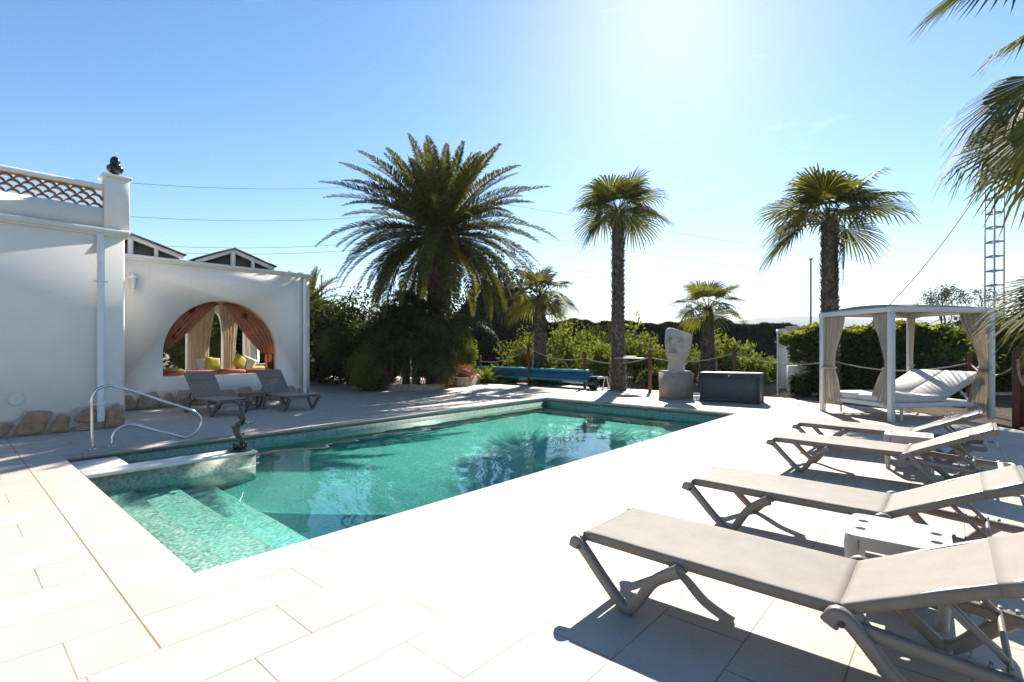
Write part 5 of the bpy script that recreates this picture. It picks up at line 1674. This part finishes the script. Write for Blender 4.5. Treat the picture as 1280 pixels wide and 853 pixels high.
def bare_tree(u, z, H_, seed, lab, spread=1.0, leafn=900):
    rs = np.random.default_rng(seed)
    rt_ = empty('bare_tree', lab, 'tree', at(u, z), 0)
    mb = MB(); tips = []
    def grow(p, d, L_, r, dep):
        q = p + d * L_
        mb.tube([p, p.lerp(q, .5) + Vector(rs.normal(size=3) * L_ * .04), q], [r, r * .85, r * .68], 5, cap=False)
        if dep == 0: tips.append(q); return
        for k in range(rs.integers(2, 4)):
            nd_ = (d + Vector(rs.normal(size=3) * .48 * spread) + Vector((0, 0, .12))).normalized()
            grow(q, nd_, L_ * rs.uniform(.66, .84), r * .62, dep - 1)
    grow(Vector((0, 0, -.1)), Vector((.03, 0, 1)), H_ * .28, .10, 6)
    mb.build('branches', M['twig'], rt_)
    lb = MB(); T_ = np.array([tuple(t_) for t_ in tips])
    if len(T_):
        pp_ = T_[rs.integers(0, len(T_), leafn)] + rs.normal(size=(leafn, 3)) * .09 * H_ / 5
        a1_ = norm(rs.normal(size=(leafn, 3))); a2_ = norm(np.cross(a1_, rs.normal(size=(leafn, 3)))); s = rs.uniform(.04, .08, leafn)[:, None] * H_ / 5
        lb.arr(np.stack([pp_, pp_ + a1_ * s + a2_ * s * .4, pp_ + a1_ * s * 2, pp_ + a1_ * s - a2_ * s * .4], 1), 4)
        lb.build('foliage', M['grey_leaf'], rt_)
bare_tree(1178, 36, 6.0, 4, 'thin half bare tree on the skyline above the daybed canopy', .9, 1500)
bare_tree(1228, 38, 6.4, 6, 'sparse bare tree beside the lattice pylon on the right', .9, 1100)

# --- creeper covered garden wall behind the daybed
w0, w1 = at(984, 15.6), at(1350, 15.6)
wdir = (w1 - w0); wl = wdir.length; wang = math.atan2(wdir.y, wdir.x)
gw = empty('garden_wall', 'white rendered garden wall end half buried in creeper beside the pale gate post', 'wall', w0, wang)
MB().box((.30, .12, .42), (.38, .24, .90), bev=.01).build('pillar', M['plaster'], gw)
MB().box((wl / 2 + .3, .12, .40), (wl - .2, .18, .85)).build('wall_run', M['plaster'], gw)
rs = np.random.default_rng(77)
rt_ = empty('creeper_hedge', 'long creeper hedge with a sunlit yellow green top behind the daybed', 'hedge', w0, wang)
mb = MB(); ht = hv(414, 15.6)
mb.box((wl / 2 + .75, .22, ht / 2 - .12), (wl, .42, ht - .35))
n = 52000
xx = rs.uniform(0.0, wl + .6, n); th_ = rs.uniform(-.15, math.pi + .15, n)
side = rs.random(n)
top_ = (.80 + .20 * np.clip(xx / .9, 0, 1)) * ht * (1 + .05 * np.sin(xx * 2.1) + .035 * np.sin(xx * 5.3 + 1) + .02 * np.sin(xx * 11))
p = np.zeros((n, 3)); f = side < .62
zz = rs.random(n) ** .8
p[:, 0] = xx
p[:, 1] = np.where(f, -.10 + rs.normal(0, .07, n) - .10 * np.sin(zz * 3.1), .22 + rs.uniform(-.42, .42, n))
p[:, 2] = np.where(f, .10 + zz * (top_ - .12), top_ + rs.normal(0, .05, n))
edge_ = (p[:, 0] < .55) & (p[:, 2] < 1.0) & (rs.random(n) < .93)
p = p[~edge_]; n = len(p)
a1_ = norm(rs.normal(size=(n, 3)) + np.array([0, -.5, .1])); a2_ = norm(np.cross(a1_, rs.normal(size=(n, 3)))); s = rs.uniform(.03, .07, n)[:, None]
mb.arr(np.stack([p, p + a1_ * s + a2_ * s * .6, p + a1_ * s * 1.9, p + a1_ * s - a2_ * s * .6], 1), 4)
mb.build('foliage', M['leaf'], rt_)
n = 15000  # top growth, coloured brighter and yellower to stand in for sunlight
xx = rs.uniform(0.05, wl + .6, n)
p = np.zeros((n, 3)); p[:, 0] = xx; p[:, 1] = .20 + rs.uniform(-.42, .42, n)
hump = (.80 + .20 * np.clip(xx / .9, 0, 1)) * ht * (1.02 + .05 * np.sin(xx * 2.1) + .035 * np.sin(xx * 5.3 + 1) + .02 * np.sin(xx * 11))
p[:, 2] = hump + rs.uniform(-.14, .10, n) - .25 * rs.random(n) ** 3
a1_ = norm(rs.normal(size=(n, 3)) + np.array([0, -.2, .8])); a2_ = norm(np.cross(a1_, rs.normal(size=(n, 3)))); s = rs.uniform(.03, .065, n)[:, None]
MB().arr(np.stack([p, p + a1_ * s + a2_ * s * .6, p + a1_ * s * 1.9, p + a1_ * s - a2_ * s * .6], 1), 4).build('sunlit_new_growth', M['leaf_top'], rt_)
for i, (u, z, vt) in enumerate(((982, 18, 417), (994, 17, 414))):
    q = at(u, z); o = MB().lathe([(.10, 0), (.13, .02), (.14, .05), (.09, .09), (.10, .16), (.20, .33), (.30, .46), (.31, .50), (.26, .50), (.2, .40), (0, .38)], (0, 0, 0), 24).build('urn', M['pvc'], smooth=True, autos=45)
    h = hv(vt, z) - .34; o.location = (q.x, q.y, h)
    tag(o, ('white flared urn planter further back, left of its twin', 'white flared urn planter on the wall end next to the creeper hedge')[i], 'urn', 'white urns on the garden wall')
    o = MB().box((0, 0, h / 2), (.36, .36, h), bev=.01).build('urn_pillar', M['plaster']); o.location = (q.x, q.y, 0); tag(o, ('white square pillar under the left urn', 'white square pillar under the right urn')[i], 'pillar')
shrub('tangled_shrub', 1163, 15.0, .95, 1.5, 'straggly shrub with pinkish leaves in front of the creeper hedge, seen under the canopy', 'shrub', 'grey_leaf', 1500, .06, 402, 0, lump=.4)
shrub('tangled_shrub', 1195, 14.9, .7, 1.7, 'loose green shrub at the right end of the daybed mattress', 'shrub', 'leaf_y', 900, .08, 403, 0, lump=.4, elong=2.6)
shrub('round_shrub', 1004, 15.2, .38, .62, 'small black green shrub at the foot of the white wall end', 'shrub', 'leaf_dk', 2200, .045, 401, .8, lump=.15)

# pergola arch in the back garden
pa = empty('garden_pergola', 'brown timber garden arch behind the bar table', 'pergola', at(801, 23))
zt = hv(423, 23)
for sx in (-.55, .55):
    MB().box((sx * math.sin(CTH), -sx * math.cos(CTH), zt / 2), (.10, .10, zt), rz=CTH).build('post', M['brownwood'], pa)
m = MB()
for s_ in (-1, 1):
    m.bar((s_ * .55 * math.sin(CTH), -s_ * .55 * math.cos(CTH), zt - .45), (s_ * .12 * math.sin(CTH), -s_ * .12 * math.cos(CTH), zt - .05), .07, .09)
m.bar((-.8 * math.sin(CTH), .8 * math.cos(CTH), zt), (.8 * math.sin(CTH), -.8 * math.cos(CTH), zt), .08, .12)
m.build('top_beam', M['brownwood'], pa)

# white folded parasol cloth hanging by the right end of the patio wing
p = at(391.5, 21.5)
ps = empty('folded_parasol', 'folded white parasol standing beside the right end of the patio wing', 'parasol', p)
rows = []
MB().tube([(0, 0, 0), (0, 0, 2.35)], .02, 8).build('pole', M['galv'], ps)
P_ = []
for i in range(14):
    t = i / 13; r_ = .03 + .11 * math.sin(t * math.pi * .62) * (.75 + .25 * math.cos(t * 9))
    P_.append([(r_ * (1 + .25 * math.sin(6 * 2 * math.pi * k / 30)) * math.cos(2 * math.pi * k / 30), r_ * (1 + .25 * math.sin(6 * 2 * math.pi * k / 30)) * math.sin(2 * math.pi * k / 30), 2.3 - 1.45 * t) for k in range(30)])
MB().grid(P_, close_u=True).build('canopy', M['cushion_w'], ps, True)

# ================================================================== PYLONS AND LINES
def pylon(u, z, vt, w, lab, rung, mat='galv', arms=True, vb=None):
    p = at(u, z); h = hv(vt, z); rt_ = empty('lattice_pylon', lab, 'pylon', p, CTH - R(90), 'power line pylons')
    m = MB()
    for sx in (-1, 1):
        for sy in (-1, 1): m.box((sx * w / 2, sy * w / 2, h / 2), (w * .10, w * .10, h))
    k = 0; z_ = rung
    while z_ < h:
        for s_ in (-1, 1):
            m.box((0, s_ * w / 2, z_), (w, w * .08, w * .16)); m.box((s_ * w / 2, 0, z_ + .02), (w * .08, w, w * .14))
        z_ += rung
    m.build('mast', M[mat], rt_)
    if arms:
        m = MB()
        for k in (0, 1): m.box((0, 0, h - .4 - k * 2.2), (w * 6, w * .25, w * .3))
        m.build('cross_arm', M[mat], rt_)
    return rt_
pylon(1243, 30, 236, .58, 'tall ladder like lattice pylon at the right, partly behind the near palm leaves', .86, arms=False)
pylon(489, 95, 243, 1.2, 'distant lattice pylon behind the left side of the date palm crown', 1.9)
pole(402, 60, 345, .10, 'thin utility pole seen behind the palm by the patio wing', 'pole', M['galv'], name='utility_pole')
W_ = [((163, 229, 70), (489, 230, 95), 'highest wire, left of the date palm'), ((163, 271, 70), (489, 268, 95), 'second wire from the top, left of the date palm'), ((163, 306, 70), (489, 300, 95), 'upper wire of the low pair, left of the date palm'), ((163, 314, 70), (489, 308, 95), 'lowest wire, left of the date palm'),
      ((489, 230, 95), (1180, 340, 170), 'faint highest wire crossing behind the tall slim palm'), ((489, 268, 95), (1160, 362, 170), 'middle wire crossing behind the tall slim palm'), ((489, 300, 95), (1012, 377, 170), 'upper wire of the low pair, right of the date palm'), ((489, 308, 95), (1012, 381, 170), 'lowest wire, right of the date palm')]
for (u0, v0, z0), (u1, v1, z1), lab in W_:
    a, b_ = at(u0, z0, hv(v0, z0)), at(u1, z1, hv(v1, z1))
    pts = [a.lerp(b_, k / 20) - Vector((0, 0, .9 * 4 * (k / 20) * (1 - k / 20))) for k in range(21)]
    o = base_to(MB().tube(pts, .030 if u0 < 400 else .035, 5).build('power_line', M['wire'], smooth=True), pts[10]); tag(o, 'overhead power line, ' + lab, 'power line', 'overhead power lines')
a, b_ = at(1226, 30, hv(236, 30)), at(1080, 30, hv(412, 30))
pts = [a.lerp(b_, k / 16) - Vector((0, 0, .55 * 4 * (k / 16) * (1 - k / 16))) for k in range(17)]
o = base_to(MB().tube(pts, .028, 6).build('guy_cable', M['wire'], smooth=True), pts[8]); tag(o, 'thick dark cable slanting down from the pylon to behind the daybed canopy', 'cable')

# ================================================================== AIR
hz = MB().box((0, 0, 101), (6000, 6000, 206))
k = NT('hazy_air')
k.t.nodes.remove(k.b)
pv = k.nd('ShaderNodeVolumePrincipled', _Density=.00022, _Anisotropy=.2)
pv.inputs['Color'].default_value = (.85, .90, .96, 1)
k.ln(pv.outputs[0], k.o.inputs['Volume'])
tag(hz.build('haze', k.m), kind='stuff')
